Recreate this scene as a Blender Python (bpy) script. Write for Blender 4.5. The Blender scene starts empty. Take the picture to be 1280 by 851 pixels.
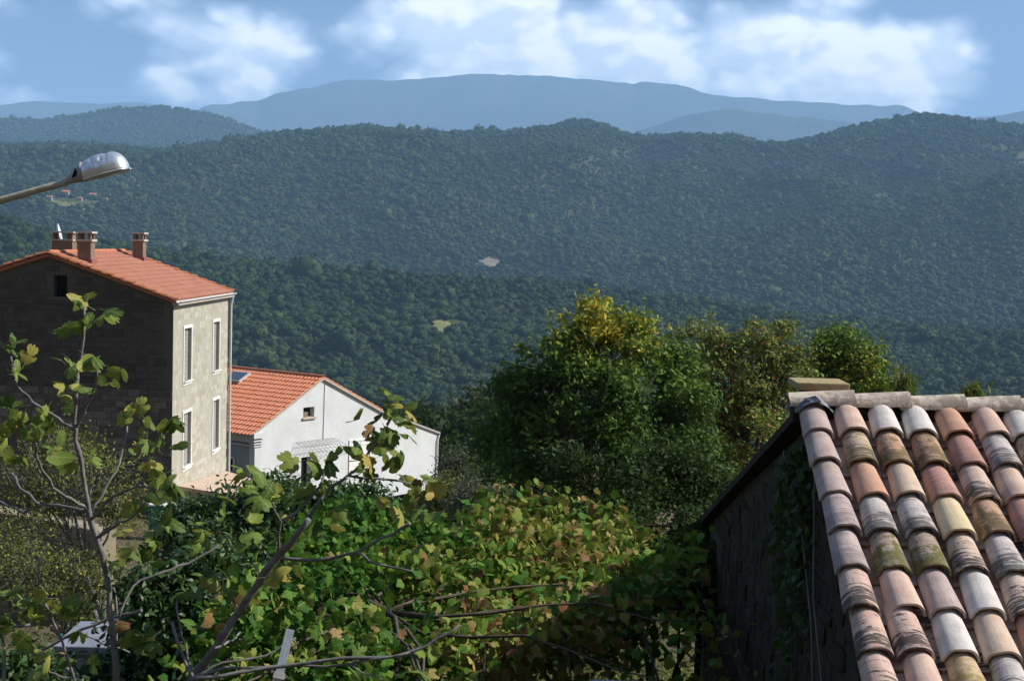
import bpy, math, random
import numpy as np
from mathutils import Vector, Matrix, geometry
R = math.radians
random.seed(7); RNG = np.random.default_rng(7)
SC = bpy.context.scene
# ------------------------------------------------------------------ camera
FPX, PITCH, ROLL = 1900.0, 3.78, 1.5            # focal length in photo pixels, degrees down, degrees of roll
cam_d = bpy.data.cameras.new('camera'); cam = bpy.data.objects.new('camera', cam_d)
SC.collection.objects.link(cam); SC.camera = cam
cam_d.sensor_width = 36; cam_d.lens = FPX / 1280 * 36; cam_d.clip_start = 0.1; cam_d.clip_end = 80000
CAMROT = Matrix.Rotation(R(90 - PITCH), 3, 'X') @ Matrix.Rotation(R(ROLL), 3, 'Z')
cam.rotation_euler = CAMROT.to_euler()
# ------------------------------------------------------------------ sun, sky, exposure
SUN_AZ, SUN_EL = 86.0, 40.0                      # degrees from +Y towards +X
SUNV = Vector((math.sin(R(SUN_AZ)) * math.cos(R(SUN_EL)), math.cos(R(SUN_AZ)) * math.cos(R(SUN_EL)), math.sin(R(SUN_EL))))
sl = bpy.data.lights.new('sun', 'SUN'); sl.energy = 5.0; sl.angle = R(0.55); sl.color = (1.0, 0.95, 0.87)
so = bpy.data.objects.new('sun', sl); SC.collection.objects.link(so)
so.rotation_euler = SUNV.to_track_quat('Z', 'Y').to_euler()
SC.view_settings.view_transform = 'Standard'; SC.view_settings.look = 'None'
SC.view_settings.exposure = 0.42; SC.view_settings.gamma = 1.0; SC.view_settings.use_curve_mapping = False
SC.cycles.max_bounces = 6; SC.cycles.volume_bounces = 2; SC.cycles.transparent_max_bounces = 8
SC.cycles.diffuse_bounces = 2; SC.cycles.glossy_bounces = 2; SC.cycles.use_denoising = True

def pray(px, py):
    v = CAMROT @ Vector(((px - 640) / FPX, -(py - 425.5) / FPX, -1.0)); return v
def P(px, py, D):                                # the point on a pixel's ray at depth y = D
    v = pray(px, py); return v * (D / v.y)
def hit(px, py, p0, n):
    v = pray(px, py); return v * (Vector(p0).dot(n) / v.dot(n))

class NT:                                        # small node-tree writer
    def __init__(s, nt): s.nt = nt; s.nt.nodes.clear()
    def n(s, t, ins=None, **kw):
        nd = s.nt.nodes.new(t)
        for k, v in kw.items(): setattr(nd, k, v)
        for k, v in (ins or {}).items(): s.set(nd, k, v)
        return nd
    def set(s, nd, k, v):
        i = nd.inputs[k]
        if isinstance(v, bpy.types.NodeSocket): s.nt.links.new(v, i)
        elif isinstance(v, bpy.types.Node): s.nt.links.new(v.outputs[0], i)
        else:
            if i.type == 'RGBA' and len(v) == 3: v = (*v, 1)
            i.default_value = v
    def math(s, op, a, b=0.0, c=0.0, clamp=False):
        return s.n('ShaderNodeMath', {0: a, 1: b, 2: c}, operation=op, use_clamp=clamp).outputs[0]
    def mix(s, f, a, b, blend='MIX'):
        nd = s.nt.nodes.new('ShaderNodeMix'); nd.data_type = 'RGBA'; nd.blend_type = blend
        s.set(nd, 0, f); s.set(nd, 6, a); s.set(nd, 7, b); return nd.outputs[2]
    def ramp(s, f, stops, interp='LINEAR'):
        nd = s.nt.nodes.new('ShaderNodeValToRGB'); s.set(nd, 0, f); cr = nd.color_ramp; cr.interpolation = interp
        while len(cr.elements) < len(stops): cr.elements.new(0.5)
        for e, (p, c) in zip(cr.elements, stops):
            e.position = p; e.color = (*c, 1) if len(c) == 3 else c
        return nd.outputs[0]
    def noise(s, vec, scale, detail=4, rough=0.55, dist=0.0):
        return s.n('ShaderNodeTexNoise', {'Vector': vec, 'Scale': scale, 'Detail': detail, 'Roughness': rough, 'Distortion': dist}).outputs[0]
    def rng(s, v, a, b, c=0.0, d=1.0, smooth=True):
        nd = s.n('ShaderNodeMapRange', {0: v, 1: a, 2: b, 3: c, 4: d}, interpolation_type='SMOOTHSTEP' if smooth else 'LINEAR'); return nd.outputs[0]

world = bpy.data.worlds.new('World'); SC.world = world; world.use_nodes = True
def build_world():
    t = NT(world.node_tree)
    out = t.n('ShaderNodeOutputWorld'); bg = t.n('ShaderNodeBackground', {'Strength': 0.11}); t.nt.links.new(bg.outputs[0], out.inputs[0])
    d = t.n('ShaderNodeVectorMath', {0: t.n('ShaderNodeTexCoord').outputs['Generated']}, operation='NORMALIZE').outputs[0]
    dsky = t.n('ShaderNodeVectorMath', {0: t.n('ShaderNodeVectorMath', {0: d, 1: (0, 0, 0.28)}, operation='ADD').outputs[0]}, operation='NORMALIZE').outputs[0]
    sky = t.n('ShaderNodeTexSky', {0: dsky}, sky_type='NISHITA', sun_disc=False, sun_elevation=R(SUN_EL), sun_rotation=R(SUN_AZ), altitude=400, air_density=1.0, dust_density=0.6, ozone_density=1.5)
    q = t.n('ShaderNodeVectorMath', {0: d, 1: (1, 1, 1.5)}, operation='MULTIPLY').outputs[0]
    q2 = t.n('ShaderNodeVectorMath', {0: q, 1: tuple(SUNV * 0.006 + Vector((0.002, 0, 0.010)))}, operation='ADD').outputs[0]
    def dens(v):
        a = t.noise(v, 8.0, 8, 0.5, 0.0)
        wn = t.n('ShaderNodeTexNoise', {'Vector': v, 'Scale': 22.0, 'Detail': 3.0}).outputs[1]
        wv = t.n('ShaderNodeVectorMath', {0: v, 1: t.n('ShaderNodeVectorMath', {0: wn, 1: (0.03, 0.03, 0.03)}, operation='MULTIPLY').outputs[0]}, operation='ADD').outputs[0]
        vo = t.n('ShaderNodeTexVoronoi', {'Vector': wv, 'Scale': 17.0, 'Detail': 2.0, 'Roughness': 0.45}, feature='F1').outputs[0]
        return t.math('ADD', t.math('MULTIPLY', a, 0.90), t.math('MULTIPLY', t.math('SUBTRACT', 0.42, vo), 0.44))
    n1, n2 = dens(q), dens(q2)
    # cloud banks standing in particular directions, the noise gives them their shape
    blobs = None
    for (px, py, r, w) in [(560, 30, .09, .20), (690, 40, .12, .24), (830, 50, .10, .24), (460, 20, .06, .10), (250, 60, .08, .12), (330, 60, .06, .12), (140, 20, .03, .10), (1070, 30, .10, .20), (1170, 80, .07, .22), (1010, 10, .05, .12), (900, 110, .10, .10), (640, 100, .09, .10), (480, 95, .07, .10), (760, 105, .11, .14), (1010, 105, .11, .14), (1150, 110, .09, .10),
                           (945, 5, .035, -.10), (50, 20, .09, -.12), (420, 10, .025, -.05), (1260, 50, .05, -.10)]:
        c = pray(px, py).normalized()
        ds = t.n('ShaderNodeVectorMath', {0: q, 1: (c.x, c.y, c.z * 1.5)}, operation='DISTANCE').outputs[1]
        g = t.rng(ds, r, 0.0, 0.0, w)
        blobs = g if blobs is None else t.math('ADD', blobs, g)
    z = t.n('ShaderNodeSeparateXYZ', {0: d}).outputs[2]
    low = t.rng(z, 0.0, 0.22, 0.13, 0.0)
    m = t.math('ADD', t.math('ADD', n1, blobs), low)
    mask = t.rng(m, 0.31, 0.60)
    lit = t.math('MULTIPLY_ADD', t.math('SUBTRACT', n1, n2), 7.0, 0.45, True)
    core = t.rng(m, 0.44, 0.68)
    ccol = t.mix(t.math('MULTIPLY', t.math('MULTIPLY_ADD', lit, 0.75, 0.25), core), (6.6, 7.7, 9.6), (12.6, 12.5, 12.3))
    col = t.mix(t.math('MULTIPLY', mask, 0.92), sky.outputs[0], ccol)
    t.set(bg, 'Color', col)
build_world()

# ------------------------------------------------------------------ materials
MATS = {}
def new_mat(name):
    m = bpy.data.materials.new(name); m.use_nodes = True; t = NT(m.node_tree)
    t.out = t.n('ShaderNodeOutputMaterial'); MATS[name] = m; t.m = m; return t
def pbsdf(t, col, rough=0.8, spec=0.3, metal=0.0, bump=None, bstr=0.3, bdist=0.02):
    ins = {'Base Color': col, 'Roughness': rough, 'Metallic': metal, 'Specular IOR Level': spec}
    b = t.n('ShaderNodeBsdfPrincipled', ins)
    if bump is not None:
        bn = t.n('ShaderNodeBump', {'Strength': bstr, 'Distance': bdist, 'Height': bump}); t.set(b, 'Normal', bn.outputs[0])
    t.set(t.out, 0, b.outputs[0]); return b
def ocoord(t, off=True):
    tc = t.n('ShaderNodeTexCoord').outputs['Object']
    if not off: return tc
    r = t.n('ShaderNodeObjectInfo').outputs['Random']
    return t.n('ShaderNodeVectorMath', {0: tc, 1: t.n('ShaderNodeCombineXYZ', {0: t.math('MULTIPLY', r, 37.0), 1: 0.0, 2: t.math('MULTIPLY', r, 91.0)})}, operation='ADD').outputs[0]
def plain(name, a, b, scale=3.0, rough=0.8, spec=0.3, metal=0.0, bstr=0.25, bdist=0.01, contrast=(0.35, 0.65)):
    t = new_mat(name); c = ocoord(t)
    n = t.noise(c, scale, 8, 0.62); n2 = t.noise(c, scale * 7, 4, 0.6)
    f = t.math('ADD', t.math('MULTIPLY', n, 0.7), t.math('MULTIPLY', n2, 0.3))
    pbsdf(t, t.ramp(f, [(contrast[0], a), (contrast[1], b)]), rough, spec, metal, f, bstr, bdist); return t.m
def leafmat(name, stops, source='attr', transl=0.26, rough=0.6, spec=0.12):
    """stops: colour ramp over a per-leaf value (own colour of each leaf)"""
    t = new_mat(name)
    if source == 'attr': v = t.n('ShaderNodeAttribute', attribute_name='rnd').outputs['Fac']
    else: v = t.n('ShaderNodeObjectInfo').outputs['Random']
    nz = t.noise(t.n('ShaderNodeTexCoord').outputs['Object'], 18.0, 3)
    v2 = t.math('MULTIPLY_ADD', t.math('SUBTRACT', nz, 0.5), 0.22, v, True)
    col = t.ramp(v2, stops)
    if source != 'attr':                                              # midrib and side veins of the single leaves
        sx = t.n('ShaderNodeSeparateXYZ', {0: t.n('ShaderNodeTexCoord').outputs['Object']}); ax_ = t.math('ABSOLUTE', sx.outputs[0])
        w1 = t.rng(ax_, 0.035, 0.012); sv = t.math('ABSOLUTE', t.math('SUBTRACT', t.math('FRACT', t.math('MULTIPLY', t.math('SUBTRACT', sx.outputs[1], t.math('MULTIPLY', ax_, 0.75)), 5.0)), 0.5)); w2 = t.rng(sv, 0.09, 0.03, 0.0, 0.6)
        col = t.mix(t.math('MULTIPLY', t.math('MAXIMUM', w1, w2), 0.45), col, (0.42, 0.44, 0.16))
        edge = t.noise(t.n('ShaderNodeTexCoord').outputs['Object'], 4.0, 5, 0.6); col = t.mix(t.rng(edge, 0.60, 0.72, 0, 0.5), col, (0.28, 0.19, 0.07))
    b = t.n('ShaderNodeBsdfPrincipled', {'Base Color': col, 'Roughness': rough, 'Specular IOR Level': spec})
    tcol = t.mix(0.5, col, (0.30, 0.34, 0.03), 'MIX')
    tr = t.n('ShaderNodeBsdfTranslucent', {'Color': t.mix(0.75, tcol, col)})
    mx = t.n('ShaderNodeMixShader', {0: transl, 1: b.outputs[0], 2: tr.outputs[0]})
    t.set(t.out, 0, mx.outputs[0]); return t.m
def crownmat(name, stops, scale=1.2):
    t = new_mat(name); r = t.n('ShaderNodeObjectInfo').outputs['Random']; c = ocoord(t)
    n = t.noise(c, scale, 5, 0.65); n2 = t.noise(c, scale * 5, 3, 0.6)
    gpos = t.n('ShaderNodeNewGeometry').outputs['Position']; big = t.noise(gpos, 0.0045 * scale, 4, 0.6)
    v = t.math('ADD', t.math('ADD', t.math('MULTIPLY', r, 0.36), t.math('MULTIPLY', n, 0.20)), t.math('MULTIPLY', big, 0.62))
    pbsdf(t, t.ramp(v, stops), 0.75, 0.15, 0, t.math('ADD', n, n2), 0.4, 0.3); return t.m

# foliage
G1, G2, G3 = (0.020, 0.045, 0.010), (0.045, 0.085, 0.016), (0.085, 0.135, 0.022)
YG, YE, OR, BR = (0.17, 0.19, 0.028), (0.30, 0.23, 0.03), (0.26, 0.11, 0.025), (0.15, 0.085, 0.04)
leafmat('leaf_ash', [(0.0, (0.036, 0.082, 0.018)), (0.3, (0.082, 0.154, 0.029)), (0.55, (0.126, 0.208, 0.036)), (0.72, (0.306, 0.342, 0.05)), (0.88, (0.54, 0.414, 0.054)), (1.0, (0.468, 0.198, 0.046))])
leafmat('leaf_olive', [(0.0, (0.056, 0.094, 0.027)), (0.4, (0.112, 0.169, 0.048)), (0.75, (0.225, 0.263, 0.066)), (0.93, (0.319, 0.356, 0.053)), (1.0, (0.338, 0.112, 0.056))])
leafmat('leaf_gloss', [(0.0, (0.022, 0.056, 0.015)), (0.5, (0.044, 0.094, 0.022)), (1.0, (0.094, 0.15, 0.037))], transl=0.2, rough=0.45, spec=0.35)
leafmat('leaf_scrub', [(0.0, (0.068, 0.083, 0.03)), (0.5, (0.15, 0.173, 0.045)), (0.85, (0.33, 0.315, 0.06)), (1.0, (0.45, 0.345, 0.045))])
leafmat('leaf_grey', [(0.0, (0.072, 0.09, 0.06)), (1.0, (0.18, 0.198, 0.132))], rough=0.7)
leafmat('leaf_vine', [(0.0, (0.028, 0.09, 0.012)), (0.35, (0.065, 0.165, 0.02)), (0.55, (0.14, 0.225, 0.03)), (0.72, (0.24, 0.25, 0.045)), (0.84, (0.31, 0.25, 0.08)), (0.93, (0.28, 0.18, 0.07)), (1.0, (0.21, 0.10, 0.045))])
leafmat('leaf_vine_one', [(0.0, (0.03, 0.10, 0.014)), (0.40, (0.07, 0.175, 0.022)), (0.66, (0.15, 0.235, 0.032)), (0.84, (0.25, 0.26, 0.05)), (0.94, (0.33, 0.26, 0.10)), (1.0, (0.27, 0.14, 0.06))], 'obj')
leafmat('leaf_fig', [(0.0, (0.06, 0.115, 0.024)), (0.45, (0.13, 0.20, 0.038)), (0.78, (0.22, 0.27, 0.055)), (0.94, (0.33, 0.30, 0.065)), (1.0, (0.40, 0.28, 0.07))], 'obj', 0.30, 0.5)
leafmat('leaf_evergreen', [(0.0, (0.014, 0.03, 0.010)), (0.5, (0.03, 0.055, 0.016)), (1.0, (0.06, 0.085, 0.025))], transl=0.2, rough=0.7, spec=0.1)
leafmat('leaf_dry', [(0.0, (0.20, 0.10, 0.045)), (1.0, (0.26, 0.13, 0.06))], 'obj', 0.2, 0.8, 0.1)
leafmat('leaf_droop', [(0.0, (0.07, 0.12, 0.02)), (1.0, (0.16, 0.21, 0.035))], transl=0.35)
leafmat('leaf_ivy', [(0.0, (0.015, 0.03, 0.008)), (1.0, (0.045, 0.085, 0.02))])
FOR = [(0.15, (0.0102, 0.0233, 0.007)), (0.45, (0.0203, 0.0425, 0.011)), (0.7, (0.0356, 0.063, 0.015)), (0.88, (0.0609, 0.0849, 0.022)), (1.0, (0.0951, 0.1067, 0.03))]
crownmat('forest_crown', FOR, 0.9)
crownmat('forest_far', FOR, 0.6)
plain('scrub_ground', (0.035, 0.05, 0.016), (0.085, 0.09, 0.034), 0.02, 0.95, 0.1, bstr=0.5, bdist=2)
plain('mountain_rock', (0.02, 0.032, 0.016), (0.06, 0.06, 0.04), 0.003, 0.95, 0.1, bstr=0.6, bdist=60)
plain('meadow', (0.10, 0.115, 0.04), (0.19, 0.18, 0.07), 0.05, 0.95, 0.1)
plain('bare_field', (0.17, 0.145, 0.11), (0.27, 0.23, 0.18), 0.05, 0.95, 0.1)
plain('soil', (0.06, 0.048, 0.03), (0.16, 0.13, 0.08), 1.2, 0.95, 0.1, bstr=0.6, bdist=0.05)
plain('bark_grey', (0.09, 0.085, 0.085), (0.24, 0.23, 0.22), 9, 0.85, 0.2, bstr=0.5)
plain('bark_brown', (0.05, 0.04, 0.03), (0.13, 0.105, 0.08), 5, 0.9, 0.1, bstr=0.6)
plain('twig_red', (0.10, 0.05, 0.035), (0.20, 0.11, 0.07), 9, 0.8)
# buildings
def stonemat(name, a, b, c, scale=3.0, lich=None, lf=(0.55, 0.72)):
    t = new_mat(name); co = t.n('ShaderNodeTexCoord').outputs['Object']
    at = t.n('ShaderNodeAttribute', attribute_name='rnd').outputs['Fac']
    ri = t.n('ShaderNodeObjectInfo').outputs['Random']
    n = t.noise(co, scale, 9, 0.65); n2 = t.noise(co, scale * 9, 5, 0.65)
    f = t.math('ADD', t.math('ADD', t.math('MULTIPLY', at, 0.35), t.math('MULTIPLY', ri, 0.2)), t.math('MULTIPLY', n, 0.5))
    col = t.ramp(f, [(0.2, a), (0.5, b), (0.8, c)])
    col = t.mix(t.rng(n2, 0.5, 0.75, 0.0, 0.45), col, tuple(x * 0.5 for x in a))
    if lich: col = t.mix(t.rng(t.noise(co, scale * 0.7, 7, 0.7), lf[0], lf[1], 0, 0.8), col, lich)
    pbsdf(t, col, 0.92, 0.15, 0, t.math('ADD', n2, n), 0.7, 0.02); return t.m
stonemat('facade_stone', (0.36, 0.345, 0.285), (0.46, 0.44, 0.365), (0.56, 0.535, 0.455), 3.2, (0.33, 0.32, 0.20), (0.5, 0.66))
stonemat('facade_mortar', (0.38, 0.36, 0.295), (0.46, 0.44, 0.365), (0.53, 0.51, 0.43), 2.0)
stonemat('shaded_gable_stone', (0.075, 0.067, 0.055), (0.125, 0.113, 0.094), (0.22, 0.20, 0.17), 3.5)  # stone colour darkened to deepen the shade on the gable wall
stonemat('shaded_gable_mortar', (0.09, 0.08, 0.066), (0.14, 0.125, 0.105), (0.20, 0.18, 0.155), 2.2)  # mortar darkened with it, gable shade put into the colour
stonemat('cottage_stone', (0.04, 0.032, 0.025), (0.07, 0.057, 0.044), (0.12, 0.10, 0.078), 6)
stonemat('drystone', (0.26, 0.22, 0.15), (0.38, 0.33, 0.22), (0.48, 0.42, 0.29), 5)
plain('white_plaster', (0.56, 0.58, 0.58), (0.66, 0.68, 0.68), 0.9, 0.9, 0.2, bstr=0.2, contrast=(0.33, 0.58))
plain('grey_plaster', (0.36, 0.37, 0.38), (0.44, 0.45, 0.46), 1.0, 0.9, 0.2)
plain('white_paint', (0.72, 0.71, 0.68), (0.82, 0.81, 0.78), 3, 0.6, 0.3)
plain('shutter_grey', (0.26, 0.255, 0.25), (0.34, 0.335, 0.33), 2, 0.7, 0.3)
plain('dark_inside', (0.015, 0.013, 0.012), (0.03, 0.027, 0.024), 2, 0.9, 0.1)
plain('terrace_pink', (0.46, 0.33, 0.25), (0.56, 0.44, 0.34), 0.8, 0.9, 0.2)
plain('concrete', (0.33, 0.32, 0.30), (0.46, 0.45, 0.42), 4, 0.9, 0.2)
plain('concrete_shaded', (0.15, 0.165, 0.20), (0.25, 0.27, 0.31), 2, 0.85, 0.2)  # dark bluish tone stands in for the shade on the pale tank
plain('chimney_render', (0.17, 0.12, 0.09), (0.26, 0.19, 0.145), 3, 0.9, 0.2)
plain('chimney_cap', (0.42, 0.38, 0.33), (0.54, 0.50, 0.44), 3, 0.9, 0.2)
plain('lichen_slab', (0.26, 0.21, 0.13), (0.42, 0.34, 0.17), 26, 0.95, 0.1, bstr=0.6)
plain('orange_tile', (0.36, 0.145, 0.09), (0.46, 0.215, 0.145), 1.6, 0.8, 0.25)
plain('orange_tile_trim', (0.40, 0.13, 0.06), (0.52, 0.21, 0.11), 2.0, 0.8, 0.25)
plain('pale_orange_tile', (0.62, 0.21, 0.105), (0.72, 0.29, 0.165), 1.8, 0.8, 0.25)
plain('roof_flashing', (0.20, 0.08, 0.07), (0.28, 0.12, 0.10), 3, 0.7)
plain('zinc', (0.50, 0.50, 0.49), (0.62, 0.62, 0.60), 3, 0.5, 0.4)
plain('lead', (0.10, 0.11, 0.13), (0.22, 0.24, 0.27), 20, 0.6, 0.4, 0.3, bstr=0.6)
plain('dark_wood', (0.016, 0.013, 0.010), (0.045, 0.036, 0.028), 6, 0.9, 0.1)
plain('cable_grey', (0.13, 0.125, 0.12), (0.22, 0.21, 0.20), 6, 0.7)
plain('metal_blue', (0.40, 0.46, 0.52), (0.55, 0.60, 0.64), 8, 0.45, 0.5, 0.2)
plain('teal_plastic', (0.02, 0.16, 0.14), (0.04, 0.24, 0.20), 5, 0.45, 0.5)
plain('dish_white', (0.62, 0.63, 0.64), (0.75, 0.76, 0.77), 5, 0.45, 0.4)
plain('lamp_alu', (0.66, 0.68, 0.70), (0.80, 0.81, 0.82), 9, 0.33, 0.5, 0.75, bstr=0.12)
plain('lamp_cast', (0.25, 0.24, 0.22), (0.40, 0.385, 0.35), 14, 0.6, 0.4, 0.3)
plain('lamp_arm', (0.30, 0.27, 0.19), (0.52, 0.49, 0.40), 16, 0.75, 0.3)
plain('lamp_glass', (0.45, 0.46, 0.46), (0.6, 0.6, 0.6), 5, 0.25, 0.5)
def glassmat():
    t = new_mat('skylight_glass'); pbsdf(t, (0.05, 0.07, 0.10), 0.08, 0.8)
glassmat()
def tilemat(name, base, alt, dark=(0.045, 0.04, 0.036), stripe=0.0, moss=0.0, mosscol=(0.16, 0.15, 0.04), speck=0.25, crack=0.25):
    """old barrel tile: clay colour, weather streaks, dark lichen bands across the tile, moss"""
    t = new_mat(name); tc = t.n('ShaderNodeTexCoord').outputs['Object']; c = ocoord(t)
    n = t.noise(c, 9, 8, 0.65); nf = t.noise(c, 70, 5, 0.65)
    col = t.mix(t.rng(n, 0.36, 0.64), base, alt)
    # pale lime veil and faint lengthwise streaks
    cs = t.n('ShaderNodeVectorMath', {0: c, 1: (34, 4, 34)}, operation='MULTIPLY').outputs[0]
    st = t.noise(cs, 1.0, 5, 0.6)
    col = t.mix(t.rng(st, 0.5, 0.8, 0, 0.35), col, tuple(min(1, x * 1.25 + 0.06) for x in alt))
    col = t.mix(t.rng(st, 0.46, 0.2, 0, crack), col, tuple(x * 0.45 for x in base))
    col = t.mix(t.rng(nf, 0.55, 0.75, 0, speck), col, tuple(x * 0.4 for x in base))
    y = t.n('ShaderNodeSeparateXYZ', {0: tc}).outputs[1]
    rr = t.n('ShaderNodeObjectInfo').outputs['Random']
    if stripe > 0:
        cx = t.n('ShaderNodeVectorMath', {0: c, 1: (7, 46, 7)}, operation='MULTIPLY').outputs[0]
        sn = t.noise(cx, 1.0, 7, 0.68, 0.6)
        low = t.rng(y, 0.04, -0.16, 0.0, 0.14)
        big = t.noise(c, 5.0, 3)
        m = t.rng(t.math('ADD', t.math('ADD', sn, low), t.math('MULTIPLY', big, 0.22)), 0.665, 0.75, 0.0, stripe)
        col = t.mix(m, col, dark)
    if moss > 0:
        mn = t.noise(c, 16, 9, 0.72)
        m = t.rng(t.math('ADD', mn, t.rng(y, 0.15, -0.15, 0.0, 0.10)), 0.50, 0.62, 0.0, moss)
        col = t.mix(m, col, t.mix(nf, mosscol, tuple(x * 0.35 for x in mosscol)))
    pbsdf(t, col, 0.88, 0.2, 0, t.math('ADD', nf, t.math('MULTIPLY', st, 0.8)), 0.5, 0.006)
tilemat('tile_pink', (0.494, 0.342, 0.27), (0.58, 0.422, 0.342))
tilemat('tile_buff', (0.508, 0.371, 0.277), (0.595, 0.458, 0.353))
tilemat('tile_white', (0.50, 0.45, 0.41), (0.61, 0.56, 0.52), speck=0.15)
tilemat('tile_grey', (0.42, 0.37, 0.34), (0.53, 0.475, 0.445), stripe=0.75)
tilemat('tile_taupe', (0.36, 0.277, 0.246), (0.445, 0.353, 0.318))
tilemat('tile_mauve', (0.372, 0.295, 0.279), (0.448, 0.362, 0.339), stripe=0.4)
tilemat('tile_striped', (0.487, 0.357, 0.281), (0.573, 0.443, 0.36), stripe=0.92)
tilemat('tile_pinkstripe', (0.48, 0.328, 0.267), (0.552, 0.4, 0.331), stripe=0.9)
tilemat('tile_orange', (0.451, 0.249, 0.169), (0.523, 0.314, 0.213))
tilemat('tile_orangelichen', (0.422, 0.256, 0.173), (0.48, 0.314, 0.216), stripe=0.5, moss=0.75, mosscol=(0.17, 0.13, 0.05))
tilemat('tile_red', (0.408, 0.22, 0.177), (0.472, 0.274, 0.223), stripe=0.3)
tilemat('tile_yellow', (0.57, 0.456, 0.275), (0.634, 0.52, 0.339))
tilemat('tile_moss', (0.314, 0.232, 0.187), (0.378, 0.296, 0.243), stripe=0.4, moss=0.95, mosscol=(0.17, 0.16, 0.045))
tilemat('tile_lichen', (0.451, 0.328, 0.238), (0.508, 0.386, 0.288), stripe=0.85, moss=0.55, mosscol=(0.20, 0.17, 0.06))
tilemat('tile_yellowlichen', (0.494, 0.357, 0.216), (0.544, 0.414, 0.267), stripe=0.3, moss=0.7, mosscol=(0.36, 0.27, 0.05))
tilemat('tile_ridge', (0.52, 0.43, 0.34), (0.64, 0.54, 0.445), stripe=0.0, moss=0.5, mosscol=(0.16, 0.135, 0.10), speck=0.4)
tilemat('tile_pan', (0.395, 0.22, 0.16), (0.485, 0.301, 0.223), stripe=0.3)

# ------------------------------------------------------------------ mesh helpers
COL = SC.collection
def wloc(o):
    v = Vector((0, 0, 0))
    while o is not None: v += Vector(o.location); o = o.parent
    return v
def tag(o, label=None, cat=None, group=None, kind=None):
    if label: o['label'] = label
    if cat: o['category'] = cat
    if group: o['group'] = group
    if kind: o['kind'] = kind
    return o
def thing(name, label, cat, loc, group=None):
    o = bpy.data.objects.new(name, None); o.empty_display_size = 0.2; COL.objects.link(o); o.location = loc
    return tag(o, label, cat, group)
def mesh_np(name, V, F, mat=None, rnd=None, smooth=False, flat=False):
    """V (n,3), F list of face arrays (each m x k)"""
    me = bpy.data.meshes.new(name); V = np.asarray(V, np.float32)
    if isinstance(F, np.ndarray): F = [F]
    me.vertices.add(len(V)); me.vertices.foreach_set('co', V.ravel())
    tot = np.concatenate([np.full(len(f), f.shape[1], np.int32) for f in F]); idx = np.concatenate([f.ravel() for f in F]).astype(np.int32)
    me.loops.add(len(idx)); me.loops.foreach_set('vertex_index', idx)
    me.polygons.add(len(tot)); st = np.concatenate([[0], np.cumsum(tot)[:-1]]).astype(np.int32)
    me.polygons.foreach_set('loop_start', st); me.polygons.foreach_set('loop_total', tot)
    if smooth: me.polygons.foreach_set('use_smooth', np.ones(len(tot), bool))
    if flat: me.polygons.foreach_set('use_smooth', np.zeros(len(tot), bool))
    me.update(calc_edges=True); me.validate()
    if rnd is not None:
        a = me.attributes.new('rnd', 'FLOAT', 'FACE'); a.data.foreach_set('value', np.asarray(rnd, np.float32))
    if mat: me.materials.append(MATS[mat])
    return me
def link(name, me, parent=None, loc=(0, 0, 0), rot=None, mat4=None):
    o = bpy.data.objects.new(name, me); COL.objects.link(o); o.parent = parent
    if mat4 is not None: o.matrix_basis = mat4
    else:
        o.location = loc
        if rot is not None: o.rotation_euler = rot
    return o
class MB:                                        # collects simple shapes in world coordinates into ONE mesh
    def __init__(s): s.v = []; s.f = []
    def add(s, vs, fs):
        b = len(s.v); s.v += [tuple(v) for v in vs]; s.f += [tuple(i + b for i in f) for f in fs]
    def box(s, c, ax, ay, az):                   # centre and three half-axis vectors
        c, ax, ay, az = map(Vector, (c, ax, ay, az))
        vs = [c + ax * i + ay * j + az * k for i in (-1, 1) for j in (-1, 1) for k in (-1, 1)]
        s.add(vs, [(0, 1, 3, 2), (4, 6, 7, 5), (0, 4, 5, 1), (2, 3, 7, 6), (0, 2, 6, 4), (1, 5, 7, 3)])
    def tube(s, pts, rad, seg=7, cap=True):
        pts = [Vector(p) for p in pts]; n = len(pts); rad = rad if hasattr(rad, '__len__') else [rad] * n
        rings = []; up = Vector((0.31, 0.17, 0.93))
        for i, p in enumerate(pts):
            d = (pts[min(i + 1, n - 1)] - pts[max(i - 1, 0)]).normalized()
            a = d.cross(up)
            if a.length < 1e-3: a = d.cross(Vector((1, 0, 0)))
            a.normalize(); b = d.cross(a)
            rings.append([p + (a * math.cos(2 * math.pi * k / seg) + b * math.sin(2 * math.pi * k / seg)) * rad[i] for k in range(seg)])
        base = [v for r in rings for v in r]; fs = []
        for i in range(n - 1):
            for k in range(seg): fs.append((i * seg + k, i * seg + (k + 1) % seg, (i + 1) * seg + (k + 1) % seg, (i + 1) * seg + k))
        if cap: fs += [tuple(range(seg))[::-1], tuple((n - 1) * seg + k for k in range(seg))]
        s.add(base, fs)
    def prism(s, pts, ext):                      # polygon (list of points) extruded by a vector
        n = len(pts); ext = Vector(ext); a = [Vector(p) for p in pts]
        s.add(a + [p + ext for p in a], [tuple(range(n))[::-1], tuple(range(n, 2 * n))] + [(i, (i + 1) % n, n + (i + 1) % n, n + i) for i in range(n)])
    def build(s, name, mat, parent=None, smooth=False, bevel=0.0):
        off = wloc(parent); me = bpy.data.meshes.new(name)
        me.from_pydata([tuple(Vector(v) - off) for v in s.v], [], s.f); me.update()
        import bmesh
        bm = bmesh.new(); bm.from_mesh(me); bmesh.ops.recalc_face_normals(bm, faces=bm.faces)
        if bevel > 0: bmesh.ops.bevel(bm, geom=list(bm.edges), offset=bevel, segments=2, affect='EDGES', profile=0.6)
        bm.to_mesh(me); bm.free()
        if smooth:
            for p in me.polygons: p.use_smooth = True
        me.materials.append(MATS[mat])
        return link(name, me, parent)
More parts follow.
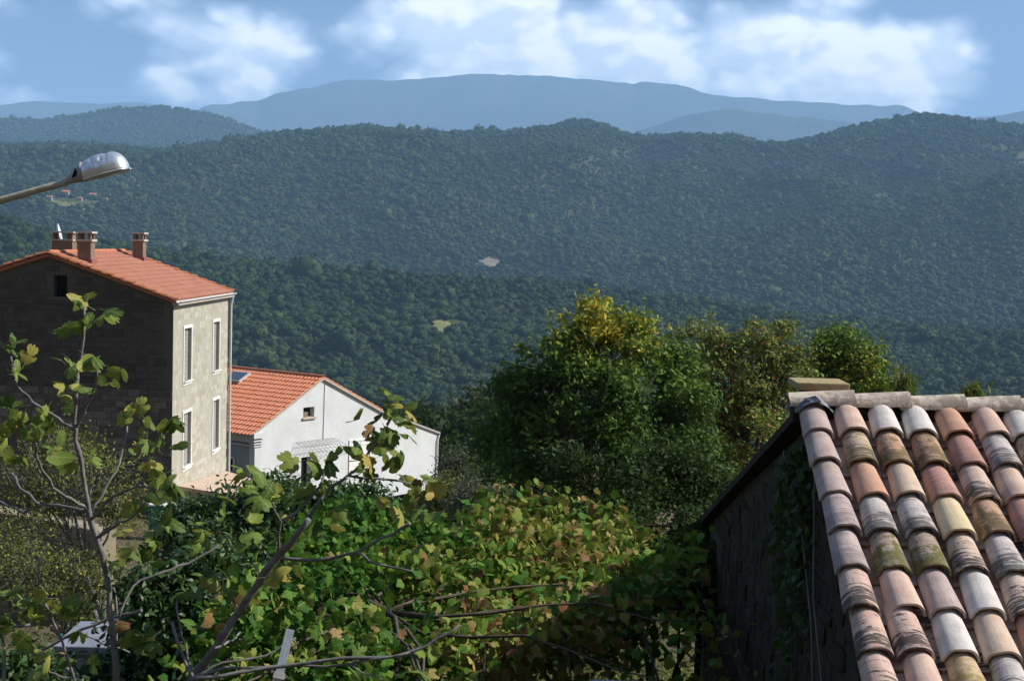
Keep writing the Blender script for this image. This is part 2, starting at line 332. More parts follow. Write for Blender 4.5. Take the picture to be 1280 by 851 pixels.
# value noise
_T = RNG.random((256, 256))
def vnoise(x, y):
    xi = np.floor(x).astype(int); yi = np.floor(y).astype(int); fx = x - xi; fy = y - yi
    fx = fx * fx * (3 - 2 * fx); fy = fy * fy * (3 - 2 * fy)
    a = _T[xi % 256, yi % 256]; b = _T[(xi + 1) % 256, yi % 256]; c = _T[xi % 256, (yi + 1) % 256]; d = _T[(xi + 1) % 256, (yi + 1) % 256]
    return (a * (1 - fx) + b * fx) * (1 - fy) + (c * (1 - fx) + d * fx) * fy
def fbm(x, y, o=5):
    x = np.asarray(x, float); y = np.asarray(y, float); s = 0; a = 0.5
    for i in range(o): s = s + a * (vnoise(x + 17.3 * i, y + 9.1 * i) - 0.5); x = x * 2.03; y = y * 2.03; a *= 0.5
    return s
# scatter many copies of a small template as one mesh
def frames(N, spin=None, rng=RNG):
    """rotation matrices whose z axis is N (n,3), with a random spin; columns = x,y,z axes"""
    n = N / np.linalg.norm(N, axis=1, keepdims=True); k = len(n)
    ref = np.where(np.abs(n[:, 2:3]) < 0.9, np.array([[0, 0, 1.0]]), np.array([[1.0, 0, 0]]))
    a = np.cross(ref, n); a /= np.linalg.norm(a, axis=1, keepdims=True); b = np.cross(n, a)
    th = rng.random(k) * 2 * np.pi if spin is None else spin
    c, s = np.cos(th)[:, None], np.sin(th)[:, None]
    x = a * c + b * s; y = -a * s + b * c
    return np.stack([x, y, n], axis=2)
def scatter(TV, TF, pos, M, scale, rnd):
    TV = np.asarray(TV, float); TF = np.asarray(TF, int); k = len(pos); nv = len(TV)
    V = np.einsum('kij,vj->kvi', M, TV) * np.asarray(scale).reshape(k, 1, -1) + pos[:, None, :]
    F = (TF[None] + (np.arange(k) * nv)[:, None, None]).reshape(-1, TF.shape[1])
    return V.reshape(-1, 3), F, np.repeat(rnd, len(TF))
LEAF_SIMPLE = (np.array([(0, -.5, 0), (.26, -.05, .07), (0, .55, -.05), (-.26, -.05, .07)]), np.array([(0, 1, 2), (0, 2, 3)]))
LEAF_OVAL = (np.array([(0, -.5, -.04), (.17, -.2, .05), (.19, .12, .05), (0, .58, -.10), (-.19, .12, .05), (-.17, -.2, .05)]), np.array([(0, 1, 5), (1, 2, 5), (2, 4, 5), (2, 3, 4)]))
LEAF_LANCE = (np.array([(0, 0, 0), (.10, .35, .03), (0, .45, -.01), (-.10, .35, .03), (0, 1.0, -.25)]), np.array([(0, 1, 2), (0, 2, 3), (1, 4, 2), (2, 4, 3)]))
def leaf_outline(pts, curl=0.12):
    """fan of triangles over a midrib; pts = right half outline from base to tip"""
    right = pts; left = [(-x, y) for x, y in pts[1:-1]][::-1]
    out = right + left; V = [(x, y, -curl * (x * x * 1.2 + (y - 0.45) ** 2) + 0.10 * abs(x)) for x, y in out]
    b = len(V); V.append((0, .40, 0.03)); n = len(out)
    return np.array(V, float), np.array([(i, (i + 1) % n, b) for i in range(n)], int)
FIG = [(0, 0), (.16, -.08), (.30, .02), (.34, .14), (.50, .24), (.56, .40), (.46, .50), (.30, .46), (.24, .52), (.36, .68), (.34, .84), (.22, .94), (.10, .86), (0, 1.0)]
FIG2 = [(0, 0), (.20, -.06), (.36, .08), (.42, .26), (.44, .42), (.34, .52), (.30, .60), (.30, .74), (.20, .90), (.08, .98), (0, 1.02)]
VINE = [(0, .04), (.14, -.12), (.34, -.06), (.40, .10), (.52, .22), (.56, .42), (.40, .44), (.42, .62), (.28, .66), (.20, .84), (0, 1.0)]
LEAF_FIG = [leaf_outline(FIG, .25), leaf_outline(FIG2, .35), leaf_outline(FIG, .6)]
LEAF_VINE = leaf_outline(VINE, .30)

# ------------------------------------------------------------------ ground sheet and hills
GY = [(-90000, 260), (-340, 260), (-40, 34), (-5, -1.4), (2.6, -1.6), (3.4, -4.6), (9, -5.2), (18, -5.8), (26, -7.8), (40, -9.4), (56, -11.2), (76, -14.2), (100, -19), (150, -26), (300, -43), (600, -90), (900, -150), (90000, -190)]  # rise behind the camera is unseen, added to block skylight and deepen shade
def gz(x, y):
    z = np.interp(y, [a for a, b in GY], [b for a, b in GY])
    amp = np.clip((np.abs(np.asarray(y, float)) - 4) / 120, 0, 1)
    return z + fbm(np.asarray(x) / 14.0, np.asarray(y) / 14.0, 4) * (0.25 + 6 * amp) * (np.asarray(y) > 4)
def gp(x, y): return Vector((x, y, float(gz(np.array([x]), np.array([y]))[0])))
def make_ground():
    xs = np.concatenate([-np.geomspace(11500, 60, 14), np.linspace(-56, 56, 113), np.geomspace(60, 11500, 14)])
    ys = np.concatenate([[-3500, -1500, -600, -340, -200, -120, -60, -40, -15, -5, -2, 0, 2.6, 3.0, 3.4], np.linspace(4, 90, 130), np.geomspace(93, 900, 50), np.geomspace(960, 18000, 12)])
    X, Y = np.meshgrid(xs, ys); Z = gz(X, Y)
    V = np.stack([X, Y, Z], -1).reshape(-1, 3); nx, ny = len(xs), len(ys)
    i = np.arange(ny - 1)[:, None] * nx + np.arange(nx - 1)[None]
    F = np.stack([i, i + 1, i + 1 + nx, i + nx], -1).reshape(-1, 4)
    o = link('ground', mesh_np('ground', V, F, 'soil', smooth=True)); tag(o, kind='structure')
make_ground()

class Hill:
    """a real ridge: crest profile (photo px, py) at crest distance, a foot nearer the viewer, gullies, and a back slope"""
    def __init__(s, name, crest, Dc, Df, zf, amp, wl, mat, back=0.30, shape=1.0, tree_h=0.0, dw=0.0, rough_=0.0):
        s.px = np.array([c[0] for c in crest], float); s.Dc0 = Dc; s.Df = Df; s.zf = zf; s.amp = amp; s.wl = wl; s.back = back; s.shape = shape; s.dw = dw
        fine = np.linspace(s.px[0], s.px[-1], 400); py = np.interp(fine, s.px, [c[1] for c in crest])
        k = np.ones(7) / 7; pyp = np.pad(py, 3, mode='edge'); py = np.convolve(pyp, k, 'valid')
        py = py + rough_ * fbm(fine / 45.0, fine * 0 + Dc / 777.0, 5); s.fx = fine; s.dcf = Dc * (1 + dw * fbm(fine / 260.0, fine * 0 + 3.3, 3)); s.zc = np.array([P(a, b, d).z - tree_h for a, b, d in zip(fine, py, s.dcf)])
        s.tx = np.array([pray(a, b).x / pray(a, b).y for a, b in zip(fine, py)])         # tangent of the azimuth
        nu, nv = 260, 90
        tx = np.linspace(s.tx[0], s.tx[-1], nu); v = np.concatenate([np.linspace(-0.1, 1, nv), np.linspace(1.02, 1 + back, 14)])
        T, Vv = np.meshgrid(tx, v); D = s.Df + (s.dc(T) - s.Df) * Vv; X = T * D; Z = s.z(X, D)
        i = np.arange(len(v) - 1)[:, None] * nu + np.arange(nu - 1)[None]; F = np.stack([i, i + 1, i + 1 + nu, i + nu], -1).reshape(-1, 4)
        s.o = link(name, mesh_np(name, np.stack([X, D, Z], -1).reshape(-1, 3), F, mat, smooth=True)); tag(s.o, kind='structure')
    def dc(s, t): return np.interp(t, s.tx, s.dcf)
    def z(s, X, D):
        t = X / D; dc = s.dc(t); zc = np.interp(t, s.tx, s.zc); v = (D - s.Df) / (dc - s.Df)
        vv = np.clip(v, 0, 1); S = vv ** s.shape; S = S * (0.75 + 0.25 * (vv * vv * (3 - 2 * vv)) / np.maximum(S, 1e-6)) if False else S
        wob = np.clip(v * 1.4, 0, 1) * np.clip((1.0 - v) * 4.5, 0, 1)
        n = fbm(X / s.wl, D / s.wl, 5); ridged = 1 - 2.6 * np.abs(fbm(X / (s.wl * 1.6) + 31, D / (s.wl * 3.0) + 7, 4))
        z = s.zf + (zc - s.zf) * S + wob * s.amp * (n * 1.2 + (ridged - 0.6) * 0.95)
        z = np.where(v < 1, np.minimum(z, D * (zc / dc) - (dc - D) * 0.012), z); fall = np.clip(v - 1, 0, 9); return z - (zc - s.zf) * fall * 1.2 - np.where(v < 0, -v * 40, 0)
NEAR = Hill('near_hill', [(-500, 190), (-200, 232), (0, 268), (60, 284), (190, 308), (300, 322), (400, 332), (480, 334), (600, 344), (700, 350), (800, 363), (900, 377), (1000, 388), (1100, 400), (1200, 408), (1280, 412), (1500, 425), (1800, 440)],
            1300, 780, -128, 42, 200, 'scrub_ground', tree_h=5.5, dw=0.25)
MID = Hill('middle_ridge', [(-600, 170), (-300, 190), (0, 183), (40, 179), (110, 179), (150, 183), (205, 190), (250, 182), (300, 173), (350, 166), (420, 161), (465, 158), (510, 163), (560, 166), (640, 164), (690, 158), (720, 151), (737, 149), (760, 157), (790, 172), (830, 170), (860, 167), (890, 170), (918, 168), (945, 177), (955, 180), (1000, 177), (1060, 160), (1110, 151), (1155, 141), (1200, 147), (1240, 156), (1262, 153), (1290, 162), (1500, 175), (1900, 190)],
           3500, 1650, -150, 230, 700, 'scrub_ground', shape=0.85, tree_h=6.0, dw=0.30)
SPURL = Hill('forested_spur', [(-700, 185), (-300, 200), (-100, 205), (0, 214), (60, 219), (130, 222), (190, 230), (260, 247), (330, 262), (400, 268), (470, 288), (540, 312), (600, 340), (700, 380)], 2450, 1750, -150, 110, 330, 'scrub_ground', tree_h=6, dw=0.3, rough_=10)
SPURR = Hill('forested_spur', [(560, 380), (640, 338), (720, 318), (800, 308), (860, 296), (930, 289), (1000, 268), (1060, 262), (1130, 248), (1200, 226), (1280, 214), (1400, 205), (1700, 200), (1900, 200)], 2600, 1750, -150, 120, 360, 'scrub_ground', tree_h=6, dw=0.3, rough_=12)
SPURM = Hill('forested_spur', [(260, 330), (340, 285), (420, 250), (480, 238), (540, 246), (620, 262), (680, 258), (740, 240), (800, 232), (850, 244), (910, 262), (980, 300), (1050, 340)], 2950, 2300, -120, 110, 330, 'scrub_ground', tree_h=6, dw=0.2, rough_=12)
LEFT = Hill('wooded_hill', [(-700, 150), (-300, 158), (0, 147), (50, 149), (100, 142), (150, 134), (200, 132), (250, 138), (290, 150), (340, 167), (420, 195), (600, 230)], 5600, 4300, -100, 100, 800, 'scrub_ground', tree_h=7)
FARL = Hill('far_hill', [(-600, 120), (-200, 135), (0, 131), (45, 126), (90, 130), (170, 129), (260, 140), (420, 170)], 13500, 11000, -100, 200, 2000, 'mountain_rock', rough_=8)
FARM = Hill('far_mountain', [(150, 175), (260, 134), (300, 126), (380, 111), (415, 104), (432, 101), (450, 100), (480, 97), (540, 95), (600, 93), (680, 95), (760, 100), (840, 109), (900, 118), (980, 124), (1100, 131), (1180, 143), (1300, 158), (1500, 180)], 13000, 9500, -100, 330, 2000, 'mountain_rock', rough_=16)
FARR = Hill('far_ridge', [(700, 190), (790, 164), (880, 140), (930, 138), (1000, 146), (1080, 158), (1150, 155), (1230, 146), (1280, 138), (1500, 120), (1900, 135)], 9500, 7600, -100, 130, 1500, 'mountain_rock', rough_=10)

# ------------------------------------------------------------------ woods on the hills (stuff)
import bmesh
def blob(seed, sub, lump, mat, flat=0.8):
    """a tree crown for the far woods: lumpy core under a coat of leaf sprays"""
    rs = np.random.default_rng(seed); nl = 340 if sub == 3 else 130; size = .17 if sub == 3 else .26
    C = rs.normal(size=(11, 3)); C /= np.linalg.norm(C, axis=1, keepdims=True); C *= rs.uniform(.30, .58, (11, 1)); C[:, 2] = np.abs(C[:, 2]) * .9 - .08; rad = rs.uniform(.26, .46, 11)
    k = rs.integers(0, 11, nl); u = rs.normal(size=(nl, 3)); u[:, 2] += .35; u /= np.linalg.norm(u, axis=1, keepdims=True)
    pos = C[k] + u * rad[k][:, None] * rs.uniform(.8, 1.08, (nl, 1)); N = u + rs.normal(size=(nl, 3)) * .55
    V, F, _ = scatter(LEAF_SIMPLE[0] * [1.5, 1, 1], LEAF_SIMPLE[1], pos, frames(N, rng=rs), size * rs.uniform(.6, 1.4, nl), np.zeros(nl))
    bm = bmesh.new(); bmesh.ops.create_icosphere(bm, subdivisions=2, radius=1.0); bm.verts.ensure_lookup_table()
    cv = []
    for v in bm.verts:
        d = np.array(v.co.normalized()); r = max([float(c @ d) + math.sqrt(max(0, (c @ d) ** 2 - c @ c + q * q)) if (c @ d) ** 2 - c @ c + q * q > 0 else .3 for c, q in zip(C, rad)]); cv.append(d * min(r, 1.0) * .9)
    cf = np.array([[v.index for v in f.verts] for f in bm.faces]); bm.free(); V = np.vstack([V, np.array(cv)]) * [1, 1, flat * 1.15]; F = np.vstack([F, cf + len(V) - len(cv)])
    return mesh_np('crown', V, F, mat)
def source_collection(name, sub, mat, n=5):
    c = bpy.data.collections.new(name)
    for i in range(n):
        o = bpy.data.objects.new('crown_source', blob(100 + i, sub, 0.34 + 0.05 * (i % 3), mat, 0.75 + 0.12 * (i % 3))); c.objects.link(o)
    return c
SRC_NEAR = source_collection('crowns_near', 3, 'forest_crown'); SRC_FAR = source_collection('crowns_far', 2, 'forest_far')
def instance_group(name, src):
    ng = bpy.data.node_groups.new(name, 'GeometryNodeTree'); ng.is_modifier = True
    ng.interface.new_socket('Geometry', in_out='INPUT', socket_type='NodeSocketGeometry'); ng.interface.new_socket('Geometry', in_out='OUTPUT', socket_type='NodeSocketGeometry')
    N = ng.nodes; gi = N.new('NodeGroupInput'); go = N.new('NodeGroupOutput'); ip = N.new('GeometryNodeInstanceOnPoints'); ci = N.new('GeometryNodeCollectionInfo')
    ci.inputs[0].default_value = src; ci.inputs['Separate Children'].default_value = True; ci.inputs['Reset Children'].default_value = True
    a = N.new('GeometryNodeInputNamedAttribute'); a.data_type = 'FLOAT_VECTOR'; a.inputs[0].default_value = 'sc'
    b = N.new('GeometryNodeInputNamedAttribute'); b.data_type = 'FLOAT_VECTOR'; b.inputs[0].default_value = 'ro'
    k = N.new('GeometryNodeInputNamedAttribute'); k.data_type = 'INT'; k.inputs[0].default_value = 'pick'
    L = ng.links.new
    L(gi.outputs[0], ip.inputs['Points']); L(ci.outputs[0], ip.inputs['Instance']); ip.inputs['Pick Instance'].default_value = True
    L(k.outputs[0], ip.inputs['Instance Index']); L(b.outputs[0], ip.inputs['Rotation']); L(a.outputs[0], ip.inputs['Scale']); L(ip.outputs[0], go.inputs[0]); return ng
NG_NEAR, NG_FAR = instance_group('wood_near', SRC_NEAR), instance_group('wood_far', SRC_FAR)
def px_of(X, D, Z):
    v = np.stack([X, D, Z], -1) @ np.array(CAMROT); return 640 + FPX * v[:, 0] / -v[:, 2], 425.5 - FPX * v[:, 1] / -v[:, 2]
def wood(name, label, pts, size, ng, rng):
    n = len(pts); me = bpy.data.meshes.new(name); me.vertices.add(n); me.vertices.foreach_set('co', np.asarray(pts, np.float32).ravel())
    sc = np.stack([size, size, size * rng.uniform(0.8, 1.25, n)], -1).astype(np.float32)
    ro = np.zeros((n, 3), np.float32); ro[:, 2] = rng.random(n) * 6.283; ro[:, :2] = rng.normal(0, .12, (n, 2))
    me.attributes.new('sc', 'FLOAT_VECTOR', 'POINT').data.foreach_set('vector', sc.ravel()); me.attributes.new('ro', 'FLOAT_VECTOR', 'POINT').data.foreach_set('vector', ro.ravel())
    me.attributes.new('pick', 'INT', 'POINT').data.foreach_set('value', rng.integers(0, 5, n).astype(np.int32)); me.update()
    o = link(name, me); m = o.modifiers.new('trees', 'NODES'); m.node_group = ng; tag(o, label, 'forest', kind='stuff'); return o
def wood_on(h, name, label, spacing, size, ng, vmin, vmax, clear=(), thin=0.0, pxr=(-260, 1540)):
    rng = np.random.default_rng(len(name)); D1 = h.Dc0 * 1.3; wx = D1 * 0.5
    gx, gy = np.meshgrid(np.arange(-wx, wx, spacing), np.arange(h.Df * 0.9, D1, spacing)); gx = (gx + rng.uniform(-.45, .45, gx.shape) * spacing).ravel(); gy = (gy + rng.uniform(-.45, .45, gy.shape) * spacing).ravel()
    t = gx / gy; v = (gy - h.Df) / (h.dc(t) - h.Df); k = (v > vmin) & (v < vmax) & (t > h.tx[0]) & (t < h.tx[-1]); gx, gy = gx[k], gy[k]
    z = h.z(gx, gy); px, py = px_of(gx, gy, z); k = (px > pxr[0]) & (px < pxr[1])
    for (cx, cy, rx, ry) in clear: k &= ((px - cx) / rx) ** 2 + ((py - cy) / ry) ** 2 > 1 + fbm(gx / 12, gy / 12, 3) * 1.6
    if thin: k &= fbm(gx / (spacing * 14), gy / (spacing * 14), 4) + rng.uniform(-.12, .12, len(gx)) < thin
    gx, gy, z = gx[k], gy[k], z[k]
    s = size * np.exp(rng.normal(0, 0.34, len(gx))) * (1 + 0.6 * fbm(gx / 60, gy / 60, 3))
    wood(name, label, np.stack([gx, gy, z + s * 0.42], -1), s, ng, rng)
CLEAR_N = [(556, 409, 34, 9)]
wood_on(NEAR, 'hillside_wood', 'dense dark evergreen wood covering the nearer hill', 5.4, 4.0, NG_NEAR, 0.0, 1.34, CLEAR_N, thin=0.30)
wood_on(MID, 'ridge_wood', 'blue green wood covering the long ridge across the valley', 7.8, 5.3, NG_FAR, -0.05, 1.10, [(613, 329, 17, 8), (80, 254, 40, 6), (1105, 245, 14, 3)], thin=0.30)
for h_, n_, l_ in ((SPURL, 'spur_wood', 'wood on the spur running down behind the stone house chimneys'), (SPURR, 'spur_wood_east', 'wood on the broad spur rising behind the cottage'), (SPURM, 'spur_wood_middle', 'wood on the middle knolls below the long ridge')):
    wood_on(h_, 'spur_wood', l_, 7.2, 4.9, NG_FAR, 0.0, 1.25, [(613, 329, 17, 8), (80, 254, 40, 6)], thin=0.30)
wood_on(LEFT, 'hazy_wood', 'hazy wood on the rounded hill behind the long ridge', 11, 7.5, NG_FAR, 0.3, 1.08, pxr=(-260, 420))
def patch(h, name, mat, cx, cy, rx, ry, D0, D1, lift):
    """a clearing laid on a hill"""
    n = 26; a = np.linspace(0, 2 * math.pi, n, endpoint=False); rs = np.random.default_rng(5)
    xc = P(cx, cy, (D0 + D1) / 2).x / ((D0 + D1) / 2)
    V = [];
    for r in (0.0, .35, .7, 1.0):
        for k in range(n):
            w = 1 + 0.25 * rs.normal() * r
            D = (D0 + D1) / 2 + (D1 - D0) / 2 * r * math.sin(a[k]) * w; X = (xc + rx / FPX * r * math.cos(a[k]) * w) * D; V.append((X, D, float(h.z(np.array([X]), np.array([D]))[0]) + lift))
    i = np.arange(3)[:, None] * n + np.arange(n)[None]; j = np.arange(3)[:, None] * n + (np.arange(n) + 1) % n
    F = np.stack([i, j, j + n, i + n], -1).reshape(-1, 4); tag(link(name, mesh_np(name, V, F, mat, smooth=True)), kind='structure')
def depth_at(h, px, py):                          # where the pixel's ray meets the hill
    d = np.linspace(h.Df, h.Dc0 * 1.2, 1500); r = pray(px, py); X = d * (r.x / r.y); Zr = d * (r.z / r.y); g = h.z(X, d)
    k = np.argmax(g > Zr); return float(d[k])
for (h, nm, mt, cx, cy, rx, ry, lf) in [(MID, 'bare_clearing', 'bare_field', 613, 329, 15, 6, 1.5), (NEAR, 'meadow_clearing', 'meadow', 556, 409, 32, 8, .5), (SPURL, 'dry_clearing', 'meadow', 85, 257, 26, 3, 1.5)]:
    patch(h, nm, mt, cx, cy, rx, ry, depth_at(h, cx, cy + ry), depth_at(h, cx, cy - ry), lf)

# ------------------------------------------------------------------ walls with openings, corrugated roofs
def wall_panel(name, frame, outer, holes, mat, parent, depth=0.18, back='dark_inside', thick=0.0):
    """frame(s, z, off) -> world point; polygon with window holes and reveals"""
    polys = [[Vector((s, z, 0)) for s, z in outer]] + [[Vector((s0, z0, 0)), Vector((s0, z1, 0)), Vector((s1, z1, 0)), Vector((s1, z0, 0))] for s0, s1, z0, z1 in holes]
    tris = geometry.tessellate_polygon(polys); flat = [p for q in polys for p in q]
    mb = MB(); mb.add([frame(p.x, p.y, 0) for p in flat], [tuple(t) for t in tris])
    for s0, s1, z0, z1 in holes:
        c = [(s0, z0), (s1, z0), (s1, z1), (s0, z1)]
        mb.add([frame(s, z, 0) for s, z in c] + [frame(s, z, -depth) for s, z in c], [(i, (i + 1) % 4, 4 + (i + 1) % 4, 4 + i) for i in range(4)])
    w = mb.build(name, mat, parent)
    return w
def hsheet(mb, c, ux, uy, n, hx, hy, t): mb.box(c, ux * hx, uy * hy, n * t)
def barrel_roof(name, mat, parent, o, r, d, n, width, length, pitch=0.22, course=0.36, rad=0.085, lift=0.02, kind='stuff'):
    """real barrel tiles laid in courses, joined: o top-left corner, r along the ridge, d down the slope, n normal"""
    seg = 6; nc = int(round(width / pitch)); nr = int(round(length / course)); pitch = width / nc; course = length / nr
    V = []; F = []; rr = []; rs = np.random.default_rng(11)
    a = np.linspace(0, math.pi, seg + 1)
    for i in range(nc):
        for j in range(nr):
            jit = rs.normal(0, 0.006, 2); y0 = j * course - 0.05; y1 = (j + 1) * course + 0.0; b = len(V)
            for (y, hgt, rad_) in ((y0, lift - 0.012, rad * .92), (y1, lift + 0.022, rad * 1.05), (y1, lift - 0.02, rad * 1.0)):
                for ang in a:
                    V.append(o + r * ((i + .5) * pitch + math.cos(ang) * rad_ * pitch / 0.20 + jit[0]) + d * (y + jit[1]) + n * (hgt + math.sin(ang) * rad_ * 0.62))
            for q in range(2):
                for k in range(seg): F.append((b + q * (seg + 1) + k, b + q * (seg + 1) + k + 1, b + (q + 1) * (seg + 1) + k + 1, b + (q + 1) * (seg + 1) + k)); rr.append(rs.random())
    off = wloc(parent)
    me = mesh_np(name, np.array([tuple(v - off) for v in V]), np.array(F), mat, smooth=True); me.set_sharp_from_angle(angle=R(50)); ob = link(name, me, parent); ob['kind'] = kind; return ob
def half_tile_mesh(length, r0, r1, mat, seg=12, thick=0.014, wob=0.0, seed=0, inv=False, arc=math.pi * 0.94):
    """one barrel tile: y runs along it (y = +L/2 the narrow upper end), open below"""
    rs = np.random.default_rng(seed); V = []; ny = 3
    ph = rs.random(4) * 6.28
    for q in range(ny + 1):
        f = q / ny; y = -length / 2 + f * length; rad = r1 + (r0 - r1) * f
        for s in (0, 1):
            for k in range(seg + 1):
                a = math.pi / 2 - arc / 2 + arc * k / seg; rr = rad - s * thick + wob * math.sin(3 * a + ph[0] + f * 4) + wob * .6 * math.sin(7 * a + ph[1])
                z = math.sin(a) * rr * 0.92
                yy = y + (0.004 * math.sin(5 * a + ph[2]) if q in (0, ny) else 0)
                V.append((math.cos(a) * rr, yy, -z if inv else z))
    w = seg + 1; F = []
    idx = lambda q, s, k: (q * 2 + s) * w + k
    for q in range(ny):
        for k in range(seg):
            F.append((idx(q, 0, k), idx(q, 0, k + 1), idx(q + 1, 0, k + 1), idx(q + 1, 0, k))); F.append((idx(q, 1, k), idx(q + 1, 1, k), idx(q + 1, 1, k + 1), idx(q, 1, k + 1)))
        for k in (0, seg): F.append((idx(q, 0, k), idx(q + 1, 0, k), idx(q + 1, 1, k), idx(q, 1, k)))
    for q in (0, ny):
        for k in range(seg): F.append((idx(q, 0, k), idx(q, 1, k), idx(q, 1, k + 1), idx(q, 0, k + 1)))
    me = bpy.data.meshes.new('tile'); me.from_pydata(V, [], F); me.update()
    bm = bmesh.new(); bm.from_mesh(me); bmesh.ops.recalc_face_normals(bm, faces=bm.faces); bm.to_mesh(me); bm.free()
    for p in me.polygons: p.use_smooth = True
    me.set_sharp_from_angle(angle=R(40)); me.materials.append(MATS[mat]); return me
_BX = {}
def stone_mesh(seed, mat):
    k = (seed, mat)
    if k not in _BX:
        rs = np.random.default_rng(seed); bm = bmesh.new(); bmesh.ops.create_cube(bm, size=2.0)
        bmesh.ops.bevel(bm, geom=list(bm.edges), offset=0.22, segments=1, affect='EDGES')
        for v in bm.verts: v.co += Vector(rs.normal(0, 0.07, 3))
        me = bpy.data.meshes.new('stone'); bm.to_mesh(me); bm.free(); me.materials.append(MATS[mat]); _BX[k] = me
    return _BX[k]
def lay_stones(parent, frame, inside, s_rng, z_rng, w, h, mat, proud, limit, rs, order=None, name='stone', axes=None, holes=(), gap=.012):
    """coursed stones set in a wall: the largest-showing ones as parts, the rest joined as one part"""
    items = []; z = z_rng[0]
    while z < z_rng[1]:
        hh = h * rs.uniform(0.6, 1.45); s = s_rng[0] - rs.random() * w
        while s < s_rng[1]:
            ww = w * rs.uniform(0.45, 1.8); cs, cz = s + ww / 2, z + hh / 2
            if all(inside(cs + dx, cz + dz) for dx in (-ww * .5, ww * .5) for dz in (-hh * .5, hh * .5)) and not any(cs + ww / 2 > a - .06 and cs - ww / 2 < b + .06 and cz + hh / 2 > c - .06 and cz - hh / 2 < d + .06 for a, b, c, d in holes):
                items.append((cs, cz, ww * .5 - gap, hh * .5 - gap))
            s += ww
        z += hh
    if order: items.sort(key=order)
    ax, az, an = axes; off = wloc(parent); V = []; F = []; rn = []
    for k, (s, z, a, b) in enumerate(items):
        dp = proud * rs.uniform(0.5, 1.4); c = frame(s, z, -0.05 + dp); M = Matrix((ax * a, az * b, an * 0.05)).transposed()
        tilt = Matrix.Rotation(rs.normal(0, .025), 3, an)
        if k < limit:
            link(name, stone_mesh(int(rs.integers(0, 7)), mat), parent, mat4=Matrix.Translation(c - off) @ (tilt @ M).to_4x4())
        else:
            me = stone_mesh(0, mat); b0 = len(V); T = tilt @ M
            cube = [Vector((i, j, q)) for i in (-1, 1) for j in (-1, 1) for q in (-1, 1)]
            V += [tuple(c - off + T @ (Vector((v.x * .985, v.y * .985, v.z)) if v.z > 0 else v)) for v in cube]; F += [tuple(i + b0 for i in f) for f in [(0, 1, 3, 2), (4, 6, 7, 5), (0, 4, 5, 1), (2, 3, 7, 6), (0, 2, 6, 4), (1, 5, 7, 3)]]; rn += [rs.random()] * 6
    if V:
        o = link(name + 'work', mesh_np(name, V, np.array(F), mat, rn, flat=True), parent); o['kind'] = 'stuff'
    return len(items)

